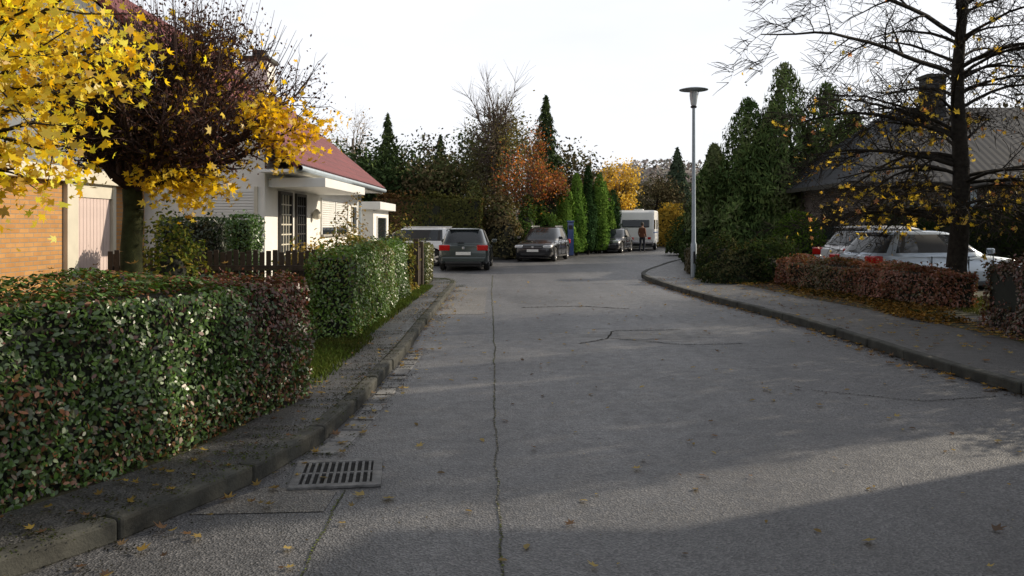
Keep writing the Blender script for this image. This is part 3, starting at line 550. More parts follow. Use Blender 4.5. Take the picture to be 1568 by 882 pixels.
B.append(box('window_frame',-6.42,-6.352,Y0-.06,Y0+.01,1.34,2.42,M_trim)); B.append(box('window_frame',-5.448,-5.38,Y0-.06,Y0+.01,1.34,2.42,M_trim))
B.append(box('balcony_window',-9.9,-8.4,Y0-.03,Y0+.01,3.4,4.7,M_glass)); B.append(box('barge_board',-9.95,-8.35,Y0-.05,Y0-.032,3.3,3.38,M_white))
B.append(box('chimney',-7.7,-7.05,23.5,24.3,4.4,6.35,M_plaster)); B.append(box('chimney_cap',-7.78,-6.97,23.4,24.4,6.35,6.47,M_kerb,.02)); B.append(box('chimney_pot',-7.55,-7.2,23.7,24.1,6.47,6.7,M_black,.02))
group('gabled_house',B)
B=[box('brick_wall',-13.5,-7.7,8.2,17.1,0,2.35,M_brick),box('roof_edge',-13.6,-7.55,8.1,17.2,2.352,2.6,M_trim,.01),
   box('pilaster',-7.75,-7.62,14.0,14.35,0,2.348,M_trim),box('door_lintel',-7.72,-7.64,14.352,15.6,2.1,2.349,M_trim)]
for i in range(10): B.append(box('door_panel_%d'%i,-7.69,-7.665,14.36+i*.12,14.473+i*.12,.1,2.095,M_pink,.006))
B.append(box('door_post',-7.72,-7.62,15.61,15.72,0,2.349,M_trim)); 
group('brick_garage',B)
B=[box('walls',-9,-5.3,31.2,35.0,0,2.2,M_plaster),box('roof_fascia',-9.1,-5.0,31.0,35.1,2.202,2.5,M_white,.01)]
B+=win_x(-5.3,32,34.2,.15,1.9,1,0); B.append(box('window_camera_side',-6.6,-5.8,31.17,31.21,1.1,1.8,M_glass)); B.append(box('window_head',-6.65,-5.75,31.15,31.205,1.802,1.87,M_white))
group('white_garage',B)
B=[box('walls',11.4,21.5,26.4,34.5,0,3.1,M_brickR)]
e=[(10.7,25.7,2.95),(22.3,25.7,2.95),(22.3,35.2,2.95),(10.7,35.2,2.95)]; r=[(14.3,30.5,6.0),(19,30.5,6.0)]
B.append(mesh_obj('roof',e+r,[(0,1,5,4),(2,3,4,5),(3,0,4),(1,2,5),(3,2,1,0)],M_roofD)); 
B.append(box('fascia',10.65,22.35,25.63,25.69,2.84,2.98,M_door)); B.append(box('fascia_side',10.63,10.69,25.7,35.2,2.84,2.98,M_door))
B.append(box('chimney',15.2,15.85,29.8,30.5,5.3,7.0,M_roofD)); B.append(box('chimney_cap',15.12,15.93,29.7,30.6,7.0,7.12,M_kerb))
B.append(box('window_glass',12.9,14.3,26.37,26.405,1.1,2.3,M_glass)); B.append(box('window_sill',12.8,14.4,26.3,26.4,1.02,1.095,M_trim)); B.append(box('window_mullion',13.57,13.63,26.35,26.4,1.1,2.3,M_trim))
B.append(box('pale_panel',14.5,15.0,26.34,26.39,.2,2.8,M_metal)); B.append(box('window_glass_side',11.37,11.41,28.5,30,1.1,2.3,M_glass))
group('brick_house',B)
B=[box('walls',10.2,18,-6,8.65,0,5.4,M_plaster)]  # house out of view, added and sized to shade the near road
B.append(mesh_obj('roof',[(9.5,-6.5,5.25),(9.5,9.05,5.25),(18.7,9.05,5.25),(18.7,-6.5,5.25),(14.1,-6.5,8.4),(14.1,9.05,8.4)],[(0,1,5,4),(3,4,5,2),(0,4,3),(1,2,5),(0,3,2,1)],M_roofR))
for a in (-5,-1.5,2,5):
    for zz in (1,3.6): B.append(box('window_glass',10.16,10.21,a,a+1.4,zz,zz+1.3,M_glass)); B.append(box('window_sill',10.1,10.2,a-.05,a+1.45,zz-.07,zz-.002,M_white))
group('unseen_shade_house',B)
B=[box('walls',16.6,19.2,20.3,22,0,2.1,M_wood),box('roof',16.4,19.4,20.1,22.2,2.1,2.2,M_black),box('door',17.1,17.9,20.26,20.298,.1,1.9,M_door)]
for i in range(12): B.append(box('board',16.62+i*.215,16.64+i*.215,20.27,20.299,1.9,2.098,M_black))
group('garden_shed',B)
B=[]; n=34
for i in range(n):
    t=i/(n-1); x=-6.2+3.3*t; y=12.6+.2*t; B.append(box('picket_%d'%i,x-.038,x+.038,y-.012,y+.012,.12,1.2+.02*math.sin(i*2.1),M_wood,.006))
for z in (.35,.9): B.append(box('rail',-6.25,-2.85,12.62,12.68,z,z+.08,M_wood))
for x in (-6.25,-4.5,-2.85): B.append(box('post',x-.05,x+.05,12.82,12.92,0,1.15,M_wood,.01))
group('picket_fence',B)
B=[box('post',-2.32,-2.2,19.2,19.32,0,1.28,M_wood,.012),box('post_b',-2.32,-2.2,20.2,20.32,0,1.2,M_wood,.012)]
for i in range(6): B.append(box('picket_%d'%i,-2.28,-2.255,19.37+i*.14,19.45+i*.14,.15,1.05,M_wood,.005))
B.append(box('rail',-2.31,-2.282,19.322,20.198,.8,.88,M_wood)); group('garden_gate',B)
group('stone_urn',[lathe('bowl',[(.18,0),(.2,.05),(.08,.12),(.07,.28),(.2,.4),(.3,.62),(.33,.7),(.28,.7),(.24,.62)],M_stone,(-4.45,18.9,.2),20)])
# ---------------------------------------------------------------- street lamp
lx,ly=5.23,23.5
B=[lathe('pole',[(.085,0),(.085,1.0),(.06,1.08),(.052,3),(.043,4.98),(.048,5.0)],M_metal,(lx,ly,.05),16),
   lathe('lantern_glass',[(.05,0),(.085,.05),(.12,.3),(.115,.42)],simple('lantern_glass',(.6,.64,.66),.15,0,.05,3),(lx,ly,5.03),16),
   lathe('canopy',[(.12,0),(.3,.015),(.41,.03),(.415,.045),(.25,.085),(.08,.11),(.02,.12)],M_metal,(lx,ly,5.46),32),
   lathe('collar',[(.08,0),(.09,.02),(.09,.05),(.05,.07)],M_black,(lx,ly,4.98),16)]
for k in range(3):
    a=k*2.094; B.append(tubes('strut_%d'%k,[((lx+.06*math.cos(a),ly+.06*math.sin(a),5.04),(lx+.15*math.cos(a),ly+.15*math.sin(a),5.48),.009,.009)],M_metal,6))
B.append(box('service_hatch',lx-.03,lx+.03,ly-.092,ly-.08,.5,.85,M_black)); group('street_lamp',B)
# ---------------------------------------------------------------- cars
def paintmat(name,c,metal=.3):
    return simple(name,c,.3,metal,.06,1.5,0,1.0)
def wheel(name,x,y,r=.32,w=.2):
    out=[]; s=1 if x>0 else -1
    prof=[(.62,-.5),(.9,-.5),(1,-.3),(1,.3),(.9,.5),(.62,.5)]; k=28; v=[];f=[]
    for (a,b) in prof:
        for i in range(k): t=6.2832*i/k; v.append((x+b*w,y+r*a*math.cos(t),r+r*a*math.sin(t)))
    for j in range(len(prof)-1):
        for i in range(k): f.append((j*k+i,j*k+(i+1)%k,(j+1)*k+(i+1)%k,(j+1)*k+i))
    o=mesh_obj(name+'_tyre',v,f,M_tyre,True); o.data.set_sharp_from_angle(angle=.6); out.append(o)
    def disc(nm,rr,xo,mat,xo2):
        v=[(x+s*xo,y+rr*math.cos(6.2832*i/k),r+rr*math.sin(6.2832*i/k)) for i in range(k)]; v+= [(x+s*xo2,p[1],p[2]) for p in v]
        f=[tuple(range(k)),tuple(range(k,2*k))]+[(i,(i+1)%k,k+(i+1)%k,k+i) for i in range(k)]; return mesh_obj(nm,v,f,mat)
    out.append(disc(name+'_hub_back',r*.64,w*.1,M_black,w*.3)); out.append(disc(name+'_hub',r*.14,w*.3,M_alloy,w*.46))
    for i in range(5):
        a=i*1.2566+.3; b=.17; V=[]
        for (rr,bw) in((r*.1,.5*b),(r*.64,.75*b)):
            for q in(-1,1): V.append((x+s*w*.42,y+rr*math.cos(a)-q*bw*r*math.sin(a),r+rr*math.sin(a)+q*bw*r*math.cos(a)))
        V+=[(p[0]-s*.03,p[1],p[2]) for p in V]
        out.append(mesh_obj(name+'_spoke_%d'%i,V,[(0,1,3,2),(4,6,7,5),(0,4,5,1),(2,3,7,6),(0,2,6,4),(1,5,7,3)],M_alloy))
    v=[];f=[]
    for (a,b) in((.66,.44),(.6,.44),(.6,.2)):
        for i in range(k): t=6.2832*i/k; v.append((x+s*b*w,y+r*a*math.cos(t),r+r*a*math.sin(t)))
    for j in range(2):
        for i in range(k): f.append((j*k+i,j*k+(i+1)%k,(j+1)*k+(i+1)%k,(j+1)*k+i))
    out.append(mesh_obj(name+'_rim',v,f,M_alloy,True)); return out
def make_car(name,loc,heading,L=4.2,W=1.76,H=1.48,paint=None,kind='hatch'):
    w=W/2; hb=.93*H/1.48; O=[]
    st=[(-.5,.42,.70,.80),(-.497,.30,.86,.88),(-.47,.24,hb-.02,.95),(-.40,.2,hb,.985),(-.3,.19,hb+.005,1),(-.1,.18,hb-.005,1),(.1,.18,hb-.015,1),(.22,.18,hb-.03,.995),(.33,.19,hb-.09,.98),(.42,.2,hb-.155,.95),(.47,.22,hb-.22,.89),(.492,.28,hb-.30,.8),(.5,.36,.55,.7)]
    v=[];f=[]
    def sec(zl,zt,ww): 
        h=zt-zl; half=[(0,zl),(.55*ww,zl),(.9*ww,zl+.03),(.985*ww,zl+.12),(1.0*ww,zl+.42*h),(.985*ww,zl+.68*h),(.955*ww,zl+.86*h),(.88*ww,zl+.965*h),(.6*ww,zt+.012),(0,zt+.022)]
        return half+[(-a,b) for a,b in half[-2:0:-1]]
    for (yf,zl,zt,wf) in st:
        s=sec(zl,zt,w*wf); k=len(s); v+=[(a,yf*L,b) for a,b in s]
    for j in range(len(st)-1):
        for i in range(k): f.append((j*k+i,(j+1)*k+i,(j+1)*k+(i+1)%k,j*k+(i+1)%k))
    f.append(tuple(range(k))); f.append(tuple((len(st)-1)*k+i for i in range(k))[::-1])
    body=mesh_obj('tmp',v,f,paint)
    bm=bmesh.new(); bm.from_mesh(body.data); bmesh.ops.recalc_face_normals(bm,faces=bm.faces); bm.to_mesh(body.data); bm.free()
    wy=(-.305*L,.315*L); cut=[]
    for yy in wy:
        vv=[];ff=[];kk=28
        for xx in(-w*1.2,w*1.2):
            for i in range(kk): t=6.2832*i/kk; vv.append((xx,yy+.375*math.cos(t),.33+.375*math.sin(t)))
        for i in range(kk): ff.append((i,(i+1)%kk,kk+(i+1)%kk,kk+i))
        ff.append(tuple(range(kk))[::-1]); ff.append(tuple(range(kk,2*kk)))
        c=mesh_obj('cut',vv,ff); bm=bmesh.new(); bm.from_mesh(c.data); bmesh.ops.recalc_face_normals(bm,faces=bm.faces); bm.to_mesh(c.data); bm.free()
        m=body.modifiers.new('b','BOOLEAN'); m.operation='DIFFERENCE'; m.object=c; m.solver='EXACT'; cut.append(c)
    dg=bpy.context.evaluated_depsgraph_get(); me=bpy.data.meshes.new_from_object(body.evaluated_get(dg))
    for c in cut+[body]: bpy.data.objects.remove(c)
    me.polygons.foreach_set('use_smooth',[True]*len(me.polygons)); me.set_sharp_from_angle(angle=math.radians(32))
    bo=bpy.data.objects.new('body',me); COL.objects.link(bo); O.append(bo)
    O.append(box('underbody',-w*.72,w*.72,-.46*L,.46*L,.16,.6,M_black))
    O.append(box('arch_liner_r',-w*.78,w*.78,wy[0]-.42,wy[0]+.42,.3,.74,M_dark)); O.append(box('arch_liner_f',-w*.78,w*.78,wy[1]-.42,wy[1]+.42,.3,.72,M_dark))
    rb,fb={'hatch':(-.465,.235),'wagon':(-.475,.22),'suv':(-.47,.23),'sedan':(-.36,.25)}[kind]
    rt,ft={'hatch':(-.36,.03),'wagon':(-.42,.02),'suv':(-.40,.04),'sedan':(-.2,.04)}[kind]
    lev=[(hb-.06,rb,fb,.93),(hb+.03,rb+.005,fb-.03,.905),(H-.10,rt-.015,ft+.02,.735),(H-.045,rt+.005,ft-.03,.69),(H-.012,rt+.05,ft-.1,.58),(H,rt+.12,ft-.18,.3)]
    N=64; v=[];f=[];mi=[]; cs=[]
    for i in range(N):
        t=6.2832*(i+.5)/N; c,s=math.cos(t),math.sin(t); cx=math.copysign(abs(c)**.38,c); cy=math.copysign(abs(s)**.38,s); cs.append((cx,cy))
    for (z,r_,f_,ww) in lev:
        for cx,cy in cs:
            y=(r_+f_)/2*L+(f_-r_)/2*L*cy
            v.append((cx*ww*w,y+(.05*(1-cx*cx) if cy>0 else -.03*(1-cx*cx)),z))
    for j in range(len(lev)-1):
        for i in range(N):
            f.append((j*N+i,j*N+(i+1)%N,(j+1)*N+(i+1)%N,(j+1)*N+i))
            cx=(cs[i][0]+cs[(i+1)%N][0])/2; cy=(cs[i][1]+cs[(i+1)%N][1])/2
            g=0
            if j==1:
                pil=(abs(cx)>.88 and abs(cy)>.88) or (abs(cx)>.9 and cy<-.72)
                g=0 if pil else 1
                if abs(cx)>.9 and (abs(cy-.05)<.06 or -.66<cy<-.6): g=2
            mi.append(g)
    f.append(tuple((len(lev)-1)*N+i for i in range(N))); mi.append(0)
    gh=mesh_obj('greenhouse',v,f,paint,True); gh.data.materials.append(M_glass); gh.data.materials.append(M_black)
    gh.data.polygons.foreach_set('material_index',mi); gh.data.set_sharp_from_angle(angle=math.radians(28)); O.append(gh)
    for i,(sx,yy) in enumerate([(s,y) for s in(-1,1) for y in wy]): O+=wheel('wheel_%d'%i,sx*(w-.12),yy)
    ye=-.5*L
    for s in(-1,1):
        x0,x1=(s*.52*w,s*.95*w) if s>0 else (s*.95*w,s*.52*w)
        O.append(box('tail_lamp',x0,x1,ye-.012,ye+.2,.70*H/1.48,.90*H/1.48,M_red,.03))
        x0,x1=(s*.50*w,s*.90*w) if s>0 else (s*.90*w,s*.50*w)
        O.append(box('headlamp',x0,x1,.5*L-.22,.5*L-.01,.60,.73,M_lamp,.04))
        O.append(box('mirror',s*(w+.07)-.09,s*(w+.07)+.09,.17*L,.17*L+.1,hb,hb+.13,paint,.03))
        O.append(box('sill_trim',s*w-.012,s*w+.012,-.2*L,.2*L,.2,.27,M_black,.005))
        for yy in (-.05*L,.13*L-.3): O.append(box('door_handle',s*w*.985-.02,s*w*.985+.02,yy,yy+.16,hb-.14,hb-.11,paint,.008))
        for yy in (-.17*L,.06*L,.215*L): O.append(box('door_gap',s*w*.99-.012,s*w*.99+.013,yy,yy+.008,.3,hb-.05,M_dark))
    O.append(box('rear_plate',-.26,.26,ye-.022,ye+.02,.56,.67,M_plate,.004)); O.append(box('rear_bumper',-w*.86,w*.86,ye-.02,ye+.25,.30,.50,paint,.05)); O.append(box('bumper_insert',-w*.7,w*.7,ye-.026,ye+.1,.25,.34,M_black,.02))
    O.append(box('rear_badge',-.045,.045,ye-.012,ye+.03,.76,.85,M_alloy,.02))
    yf=.5*L
    O.append(box('grille',-w*.48,w*.48,yf-.1,yf+.004,.58,.70,M_black,.02)); O.append(box('grille_bar',-w*.46,w*.46,yf-.05,yf+.01,.635,.65,M_alloy,.004)); O.append(box('lower_intake',-w*.62,w*.62,yf-.1,yf+.002,.27,.42,M_black,.03))
    O.append(box('front_plate',-.26,.26,yf-.02,yf+.018,.44,.55,M_plate,.004)); O.append(box('front_badge',-.05,.05,yf-.02,yf+.016,.6,.69,M_alloy,.02))
    if kind in('hatch','suv','wagon'): O.append(box('roof_spoiler',-w*.6,w*.6,rt*L-.13,rt*L+.12,H-.07,H-.035,paint,.012))
    O.append(box('wiper',-.22,.02,rb*L-.055,rb*L-.02,hb+.05,hb+.07,M_black))
    if kind in('suv','wagon'):
        for s in(-1,1): O.append(box('roof_rail',s*.62*w-.015,s*.62*w+.015,rt*L+.1,ft*L-.15,H-.02,H+.03,M_alloy,.01))
    g=group(name,O); g.location=loc; g.rotation_euler=(0,0,heading); return g
P_g=paintmat('paint_grey_green',(.05,.065,.065),.5); P_k=paintmat('paint_black',(.012,.013,.018),.3); P_w=paintmat('paint_white',(.75,.76,.78),0); P_s=paintmat('paint_silver',(.42,.5,.6),.3)
make_car('parked_hatchback_car',(-1.66,30.5,.004),math.radians(-1),4.2,1.8,1.5,P_g,'hatch')
make_car('parked_suv_car',(1.45,37.6,.004),math.radians(180-15),4.3,1.8,1.54,P_k,'suv')
make_car('parked_black_car',(6.0,48.4,.004),math.radians(180-20),4.1,1.72,1.42,P_k,'hatch')
make_car('parked_white_car',(-4.3,33.0,.004),math.radians(82),4.5,1.8,1.52,P_w,'wagon')
make_car('parked_silver_car',(10.0,19.5,.02),math.radians(-76),4.35,1.78,1.47,P_s,'hatch')
make_car('parked_white_car',(10.35,21.75,.1),math.radians(-76),4.2,1.76,1.5,P_w,'hatch')
make_car('distant_car',(15.9,61.5,.004),math.radians(155),4.2,1.75,1.5,P_k,'hatch')
def caravan(name,loc,heading):
    O=[]; L=4.6;w=1.1;H=2.55
    prof=[(-L/2,.45),(-L/2-.02,1.3),(-L/2+.18,2.35),(-L/2+.45,H),(L/2-.6,H),(L/2-.3,2.4),(L/2-.02,1.35),(L/2,.6),(L/2-.1,.45)]
    n=len(prof); v=[(-w,a,b) for a,b in prof]+[(w,a,b) for a,b in prof]
    f=[tuple(range(n)),tuple(range(n,2*n))[::-1]]+[(i,i+n,(i+1)%n+n,(i+1)%n) for i in range(n)]
    o=mesh_obj('shell',v,f,M_white); m=o.modifiers.new('b','BEVEL'); m.width=.06; m.segments=3; O.append(o)
    O.append(box('chassis',-w+.1,w-.1,-L/2+.1,L/2-.1,.3,.46,M_black))
    ms=simple('stripe_blue',(.1,.15,.3),.4)
    for s in(-1,1):
        O+=wheel('wheel_%d'%s,s*(w-.1),-.2,.32,.2)
        O.append(box('side_window',s*w-.01,s*w+.02,-1.4,-.4,1.35,1.95,M_glass,.03)); O.append(box('side_window_b',s*w-.01,s*w+.02,.6,1.7,1.35,1.95,M_glass,.03))
        O.append(box('stripe',s*w-.008,s*w+.008,-L/2+.1,L/2-.1,1.1,1.18,ms))
        O.append(box('lamp',s*.85-.1,s*.85+.1,L/2-.03,L/2+.03,.72,.86,M_red,.02)); O.append(box('wheel_box',s*w-.015,s*w+.022,-.62,.22,.4,.8,M_white,.05))
    O.append(box('end_window',-.85,.85,L/2-.16,L/2-.05,1.45,1.95,M_glass,.05)); O[-1].rotation_euler=(math.radians(16),0,0)
    O.append(box('roof_vent',-.3,.3,-.3,.3,H,H+.1,M_white,.03)); O.append(box('plate',-.26,.26,L/2-.02,L/2+.025,.75,.86,M_plate)); O.append(box('bumper',-w+.05,w-.05,L/2-.08,L/2+.05,.45,.6,M_alloy,.03))
    g=group(name,O); g.location=loc; g.rotation_euler=(0,0,heading); return g
caravan('caravan',(8.3,53.4,.004),math.radians(180-14))
def van(name,loc,heading,paint):
    O=[];L=4.9;w=.95;H=2.05
    prof=[(-L/2,.35),(-L/2,1.9),(-L/2+.1,H),(L/2-1.5,H),(L/2-.75,1.15),(L/2-.08,.95),(L/2,.5),(L/2-.05,.35)]
    n=len(prof); v=[(-w,a,b) for a,b in prof]+[(w,a,b) for a,b in prof]; f=[tuple(range(n)),tuple(range(n,2*n))[::-1]]+[(i,i+n,(i+1)%n+n,(i+1)%n) for i in range(n)]
    o=mesh_obj('body',v,f,paint); m=o.modifiers.new('b','BEVEL'); m.width=.05; m.segments=2; O.append(o)
    for s in(-1,1):
        for y in(-1.5,1.5): O+=wheel('wheel_%d_%d'%(s,int(y)),s*(w-.1),y)
        O.append(box('side_window',s*w-.01,s*w+.015,.2,1.1,1.2,1.75,M_glass)); O.append(box('tail_lamp',s*.85-.07,s*.85+.07,-L/2-.02,-L/2+.05,.8,1.2,M_red))
        O.append(box('headlamp',s*.7-.15,s*.7+.15,L/2-.1,L/2+.02,.65,.82,M_lamp,.02))
    O.append(slab('windscreen',(-.8,L/2-.76,1.18),(1,0,0),(0,-.75,.9),1.6,1.02,-.02,M_glass)); O.append(box('rear_window',-.7,.7,-L/2-.015,-L/2+.02,1.2,1.75,M_glass))
    g=group(name,O); g.location=loc; g.rotation_euler=(0,0,heading)
P_b=paintmat('paint_blue',(.03,.1,.42),.1); P_b2=paintmat('paint_dark_blue',(.02,.06,.22),.1)
van('blue_van',(14.6,62.5,.004),math.radians(150),P_b)
B=[box('panel',2.75,3.05,40.4,40.8,.1,1.75,P_b2,.03),box('lid',2.72,3.08,40.37,40.83,1.75,1.83,P_b2,.02),box('vent',2.8,3.0,40.385,40.399,1.4,1.6,M_black)]
group('blue_utility_cabinet',B)
# ---------------------------------------------------------------- pedestrian
def skin(name,pts,edges,rad,mat,root=0,sub=2):
    me=bpy.data.meshes.new(name); me.from_pydata(pts,edges,[]); o=bpy.data.objects.new(name,me); COL.objects.link(o)
    m=o.modifiers.new('s','SKIN'); 
    for i,r in enumerate(rad):
        r=(r,r) if not isinstance(r,tuple) else r; me.skin_vertices[0].data[i].radius=r; me.skin_vertices[0].data[i].use_root=(i==root)
    m.use_smooth_shade=True; s=o.modifiers.new('ss','SUBSURF'); s.levels=sub; s.render_levels=sub; me.materials.append(mat); return o
m,nt,bs=nmat('clothes'); co=texco(nt); sp=nt.nodes.new('ShaderNodeSeparateXYZ'); link(nt,co,sp.inputs[0])
dv=nt.nodes.new('ShaderNodeMath'); dv.operation='DIVIDE'; dv.inputs[1].default_value=2; link(nt,sp.outputs[2],dv.inputs[0])
r_=ramp(nt,dv.outputs[0],[(0,(.02,.018,.016)),(.045,(.02,.022,.035)),(.44,(.16,.055,.03)),(.725,(.45,.26,.19))]); r_.node.color_ramp.interpolation='CONSTANT'
link(nt,mixc(nt,.4,r_,ramp(nt,noise(nt,co,12,4),[(.3,(.6,.6,.6)),(.7,(1.3,1.3,1.3))]),'MULTIPLY'),bs.inputs['Base Color']); bs.inputs['Roughness'].default_value=.85
pts=[(0,0,.92),(0,.01,1.08),(0,.01,1.25),(0,0,1.40),(0,.01,1.49),(0,.03,1.56),
 (.17,0,1.38),(.23,-.03,1.12),(.22,.08,.90),(-.17,0,1.38),(-.23,-.02,1.12),(-.22,.09,.90),
 (.1,0,.86),(.11,.06,.48),(.11,-.02,.09),(.12,.14,.045),(-.1,0,.86),(-.1,-.02,.48),(-.1,-.14,.1),(-.1,.02,.045)]
ed=[(0,1),(1,2),(2,3),(3,4),(4,5),(3,6),(6,7),(7,8),(3,9),(9,10),(10,11),(0,12),(12,13),(13,14),(14,15),(0,16),(16,17),(17,18),(18,19)]
rad=[(.17,.12),(.16,.11),(.18,.12),(.15,.10),.06,.055,.075,.055,.04,.075,.055,.04,.10,.07,.05,.042,.10,.07,.05,.042]
SK=simple('skin',(.45,.26,.19),.6,0,.08,8); HR=simple('hair',(.06,.045,.035),.8,0,.3,40)
O=[skin('body',pts,ed,rad,m)]
k=16; v=[];f=[]
for j in range(11):
    ph=-math.pi/2+math.pi*j/10
    for i in range(k):
        a=6.2832*i/k; x=.075*math.cos(a)*math.cos(ph); y=.095*math.sin(a)*math.cos(ph); z=.12*math.sin(ph)
        if z<-.02: y*=.9; x*=1-.25*(-z-.02)/.1
        if y>.085 and abs(x)<.03 and -.04<z<.02: y+=.025
        v.append((x,y+.035,1.655+z))
for j in range(10):
    for i in range(k): f.append((j*k+i,j*k+(i+1)%k,(j+1)*k+(i+1)%k,(j+1)*k+i))
O.append(mesh_obj('head',v,f,SK,True))
hv=[((p[0])*1.1,(p[1]-.035)*1.08+.022,(p[2]-1.655)*1.08+1.668) for p in v]; hf=[q for q in f if sum(hv[i][2] for i in q)/4>1.675 or (sum(hv[i][1] for i in q)/4<.02 and sum(hv[i][2] for i in q)/4>1.60)]
O.append(mesh_obj('hair',hv,hf,HR,True))
O.append(box('mouth',-.022,.022,.108,.118,1.598,1.604,M_red,.002))
for s in(-1,1):
    O.append(lathe('ear_%d'%s,[(.004,-.03),(.014,-.015),(.016,.01),(.006,.03)],SK,(s*.08,.03,1.655),8)); O.append(lathe('eye_%d'%s,[(.003,-.008),(.01,0),(.003,.008)],M_black,(s*.03,.122,1.668),8))
    y0=.08 if s>0 else .09; hx=s*.22
    P=[(hx,y0,.90),(hx,y0+.015,.86),(hx,y0+.02,.82)];E=[(0,1),(1,2)];R=[.028,(.02,.038),(.018,.04)]
    O.append(skin('palm_%d'%s,P,E,R,SK,0,1))
    for q in range(4):
        yo=(q-1.5)*.019; l=[.07,.08,.075,.06][q]; O.append(skin('finger_%d_%d'%(s,q),[(hx,y0+.02+yo,.82),(hx-s*.004,y0+.022+yo,.82-l*.5),(hx-s*.018,y0+.022+yo,.82-l*.95)],[(0,1),(1,2)],[.0095,.009,.007],SK,0,1))
    O.append(skin('thumb_%d'%s,[(hx,y0+.045,.87),(hx-s*.006,y0+.066,.84),(hx-s*.012,y0+.07,.81)],[(0,1),(1,2)],[.012,.011,.008],SK,0,1))
g=group('pedestrian',O); g.location=(7.75,48.6,.004); g.rotation_euler=(0,0,math.radians(-40))
# ---------------------------------------------------------------- fallen leaves
def flat_leaves(name,P,size,cols,seed,tm='maple'):
    return leaves(name,P,size,palette(P,cols,3,seed,.8),tm,M_leaf,N=np.tile([0,0,1.],(len(P),1)),jit=.28)
LC=[(.3,.2,.05),(.35,.25,.08),(.2,.11,.05),(.12,.07,.04),(.25,.17,.09),(.4,.3,.1)]
n=120; P=np.c_[rng.uniform(-1.2,4.4,n),3.0+rng.uniform(0,1,n)**1.4*22,np.full(n,.018)]; flat_leaves('fallen_leaves',P,.075,LC,201)
n=260; P=np.c_[rng.uniform(-1.2,4.4,n),3.0+rng.uniform(0,1,n)**1.3*22,np.full(n,.012)]; flat_leaves('fallen_leaves',P,.05,LC,208,'leaf')
def along(Q,lo,hi,n,ymin,ymax,z,sp=1.6):
    q=Q[(Q[:,1]>ymin)&(Q[:,1]<ymax)]; i=rng.integers(0,len(q),n); A=offs(q,lo)[i];B_=offs(q,hi)[i]; t=rng.uniform(0,1,n)[:,None]**sp; return np.c_[A+(B_-A)*t,np.full(n,z)]
flat_leaves('fallen_leaves',along(Lk,-.02,-.4,260,3.5,21,.025),.07,LC,202)
flat_leaves('fallen_leaves',along(Lk,.1,.9,480,2.8,21,.13,1),.055,[(.4,.28,.06),(.3,.2,.06),(.2,.11,.05),(.12,.07,.04)],203)
flat_leaves('fallen_leaves',along(Rk,.02,.35,280,6,23,.022),.085,[(.45,.28,.06),(.3,.17,.05),(.2,.11,.05)],204)
flat_leaves('fallen_leaves',along(Rk,-.1,-3.0,700,6,23,.13,1),.08,LC,205)
flat_leaves('fallen_leaves',along(Rk,-1.7,-2.6,1300,8,21,.14,1),.085,[(.4,.27,.06),(.3,.18,.06),(.2,.1,.04)],206)
n=40; flat_leaves('fallen_leaves',np.c_[rng.uniform(-3.6,-2.4,n),rng.uniform(3.6,7.2,n),np.full(n,1.27)],.08,LC,207)
n=900; P=np.c_[rng.uniform(-1.2,4.6,n),rng.uniform(3,20,n),np.full(n,.008)]; leaves('road_debris',P,.016,palette(P,[(.2,.17,.12),(.1,.08,.05),(.3,.27,.2)],3,209),'quad',M_shrub,N=np.tile([0,0,1.],(n,1)),jit=.3)
# ---------------------------------------------------------------- light
W=bpy.data.worlds.new('World'); scene.world=W; W.use_nodes=True; nt=W.node_tree; bg=nt.nodes['Background']
EL=math.radians(25); AZ=math.radians(25)
sky=nt.nodes.new('ShaderNodeTexSky'); sky.sky_type='NISHITA'; sky.sun_disc=False; sky.sun_elevation=EL; sky.sun_rotation=math.radians(90)-AZ; sky.dust_density=2.5; sky.air_density=1.0; sky.ozone_density=1.0
tc=nt.nodes.new('ShaderNodeTexCoord'); mp=nt.nodes.new('ShaderNodeMapping'); mp.inputs['Scale'].default_value=(1,1,3.5); link(nt,tc.outputs['Generated'],mp.inputs['Vector'])
nz=noise(nt,mp.outputs[0],1.6,5,.6); f=ramp(nt,nz,[(.3,(.78,.78,.78)),(.7,(.96,.96,.96))])
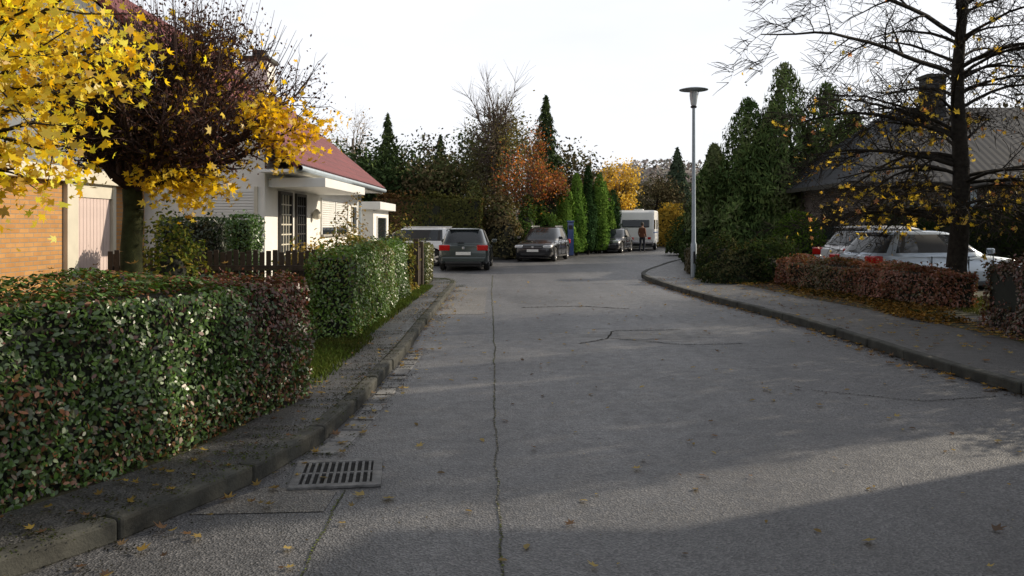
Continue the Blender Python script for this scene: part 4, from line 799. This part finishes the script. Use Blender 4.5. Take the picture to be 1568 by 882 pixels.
# thin veil of haze: brightest on the sun's side and towards the horizon, dimmer overhead and opposite the sun
dt=nt.nodes.new('ShaderNodeVectorMath'); dt.operation='DOT_PRODUCT'; dt.inputs[1].default_value=(math.cos(AZ),math.sin(AZ),0); link(nt,tc.outputs['Generated'],dt.inputs[0])
mr=nt.nodes.new('ShaderNodeMapRange'); mr.interpolation_type='SMOOTHSTEP'; mr.inputs['From Min'].default_value=-.9; mr.inputs['From Max'].default_value=-.05; mr.inputs['To Min'].default_value=.42; mr.inputs['To Max'].default_value=1.0; link(nt,dt.outputs['Value'],mr.inputs['Value'])
sz=nt.nodes.new('ShaderNodeSeparateXYZ'); link(nt,tc.outputs['Generated'],sz.inputs[0])
mz=nt.nodes.new('ShaderNodeMapRange'); mz.inputs['From Min'].default_value=.28; mz.inputs['From Max'].default_value=.85; mz.inputs['To Min'].default_value=1.0; mz.inputs['To Max'].default_value=.5; link(nt,sz.outputs[2],mz.inputs['Value'])
mm=nt.nodes.new('ShaderNodeMath'); mm.operation='MULTIPLY'; link(nt,mr.outputs[0],mm.inputs[0]); link(nt,mz.outputs[0],mm.inputs[1])
vs=nt.nodes.new('ShaderNodeVectorMath'); vs.operation='SCALE'; vs.inputs[0].default_value=(10.6,10.8,11.3); link(nt,mm.outputs[0],vs.inputs['Scale'])
link(nt,mixc(nt,f,sky.outputs[0],vs.outputs[0]),bg.inputs['Color']); bg.inputs['Strength'].default_value=.1
sd=bpy.data.lights.new('sun','SUN'); sd.energy=5; sd.angle=math.radians(.5); sd.color=(1,.87,.68); so=bpy.data.objects.new('sun',sd); COL.objects.link(so)
dirv=Vector((math.cos(AZ)*math.cos(EL),math.sin(AZ)*math.cos(EL),math.sin(EL))); so.rotation_euler=dirv.to_track_quat('Z','Y').to_euler(); so.location=dirv*60
cd=bpy.data.cameras.new('camera'); cam=bpy.data.objects.new('camera',cd); COL.objects.link(cam); cam.location=(0,0,1.6); cam.rotation_euler=(math.radians(90),0,0)
cd.sensor_width=36; cd.lens=36*1250/1568; cd.shift_y=-96/1568; cd.clip_end=3000; cd.clip_start=.05; scene.camera=cam
scene.view_settings.view_transform='Standard'; scene.view_settings.look='None'; scene.view_settings.exposure=0
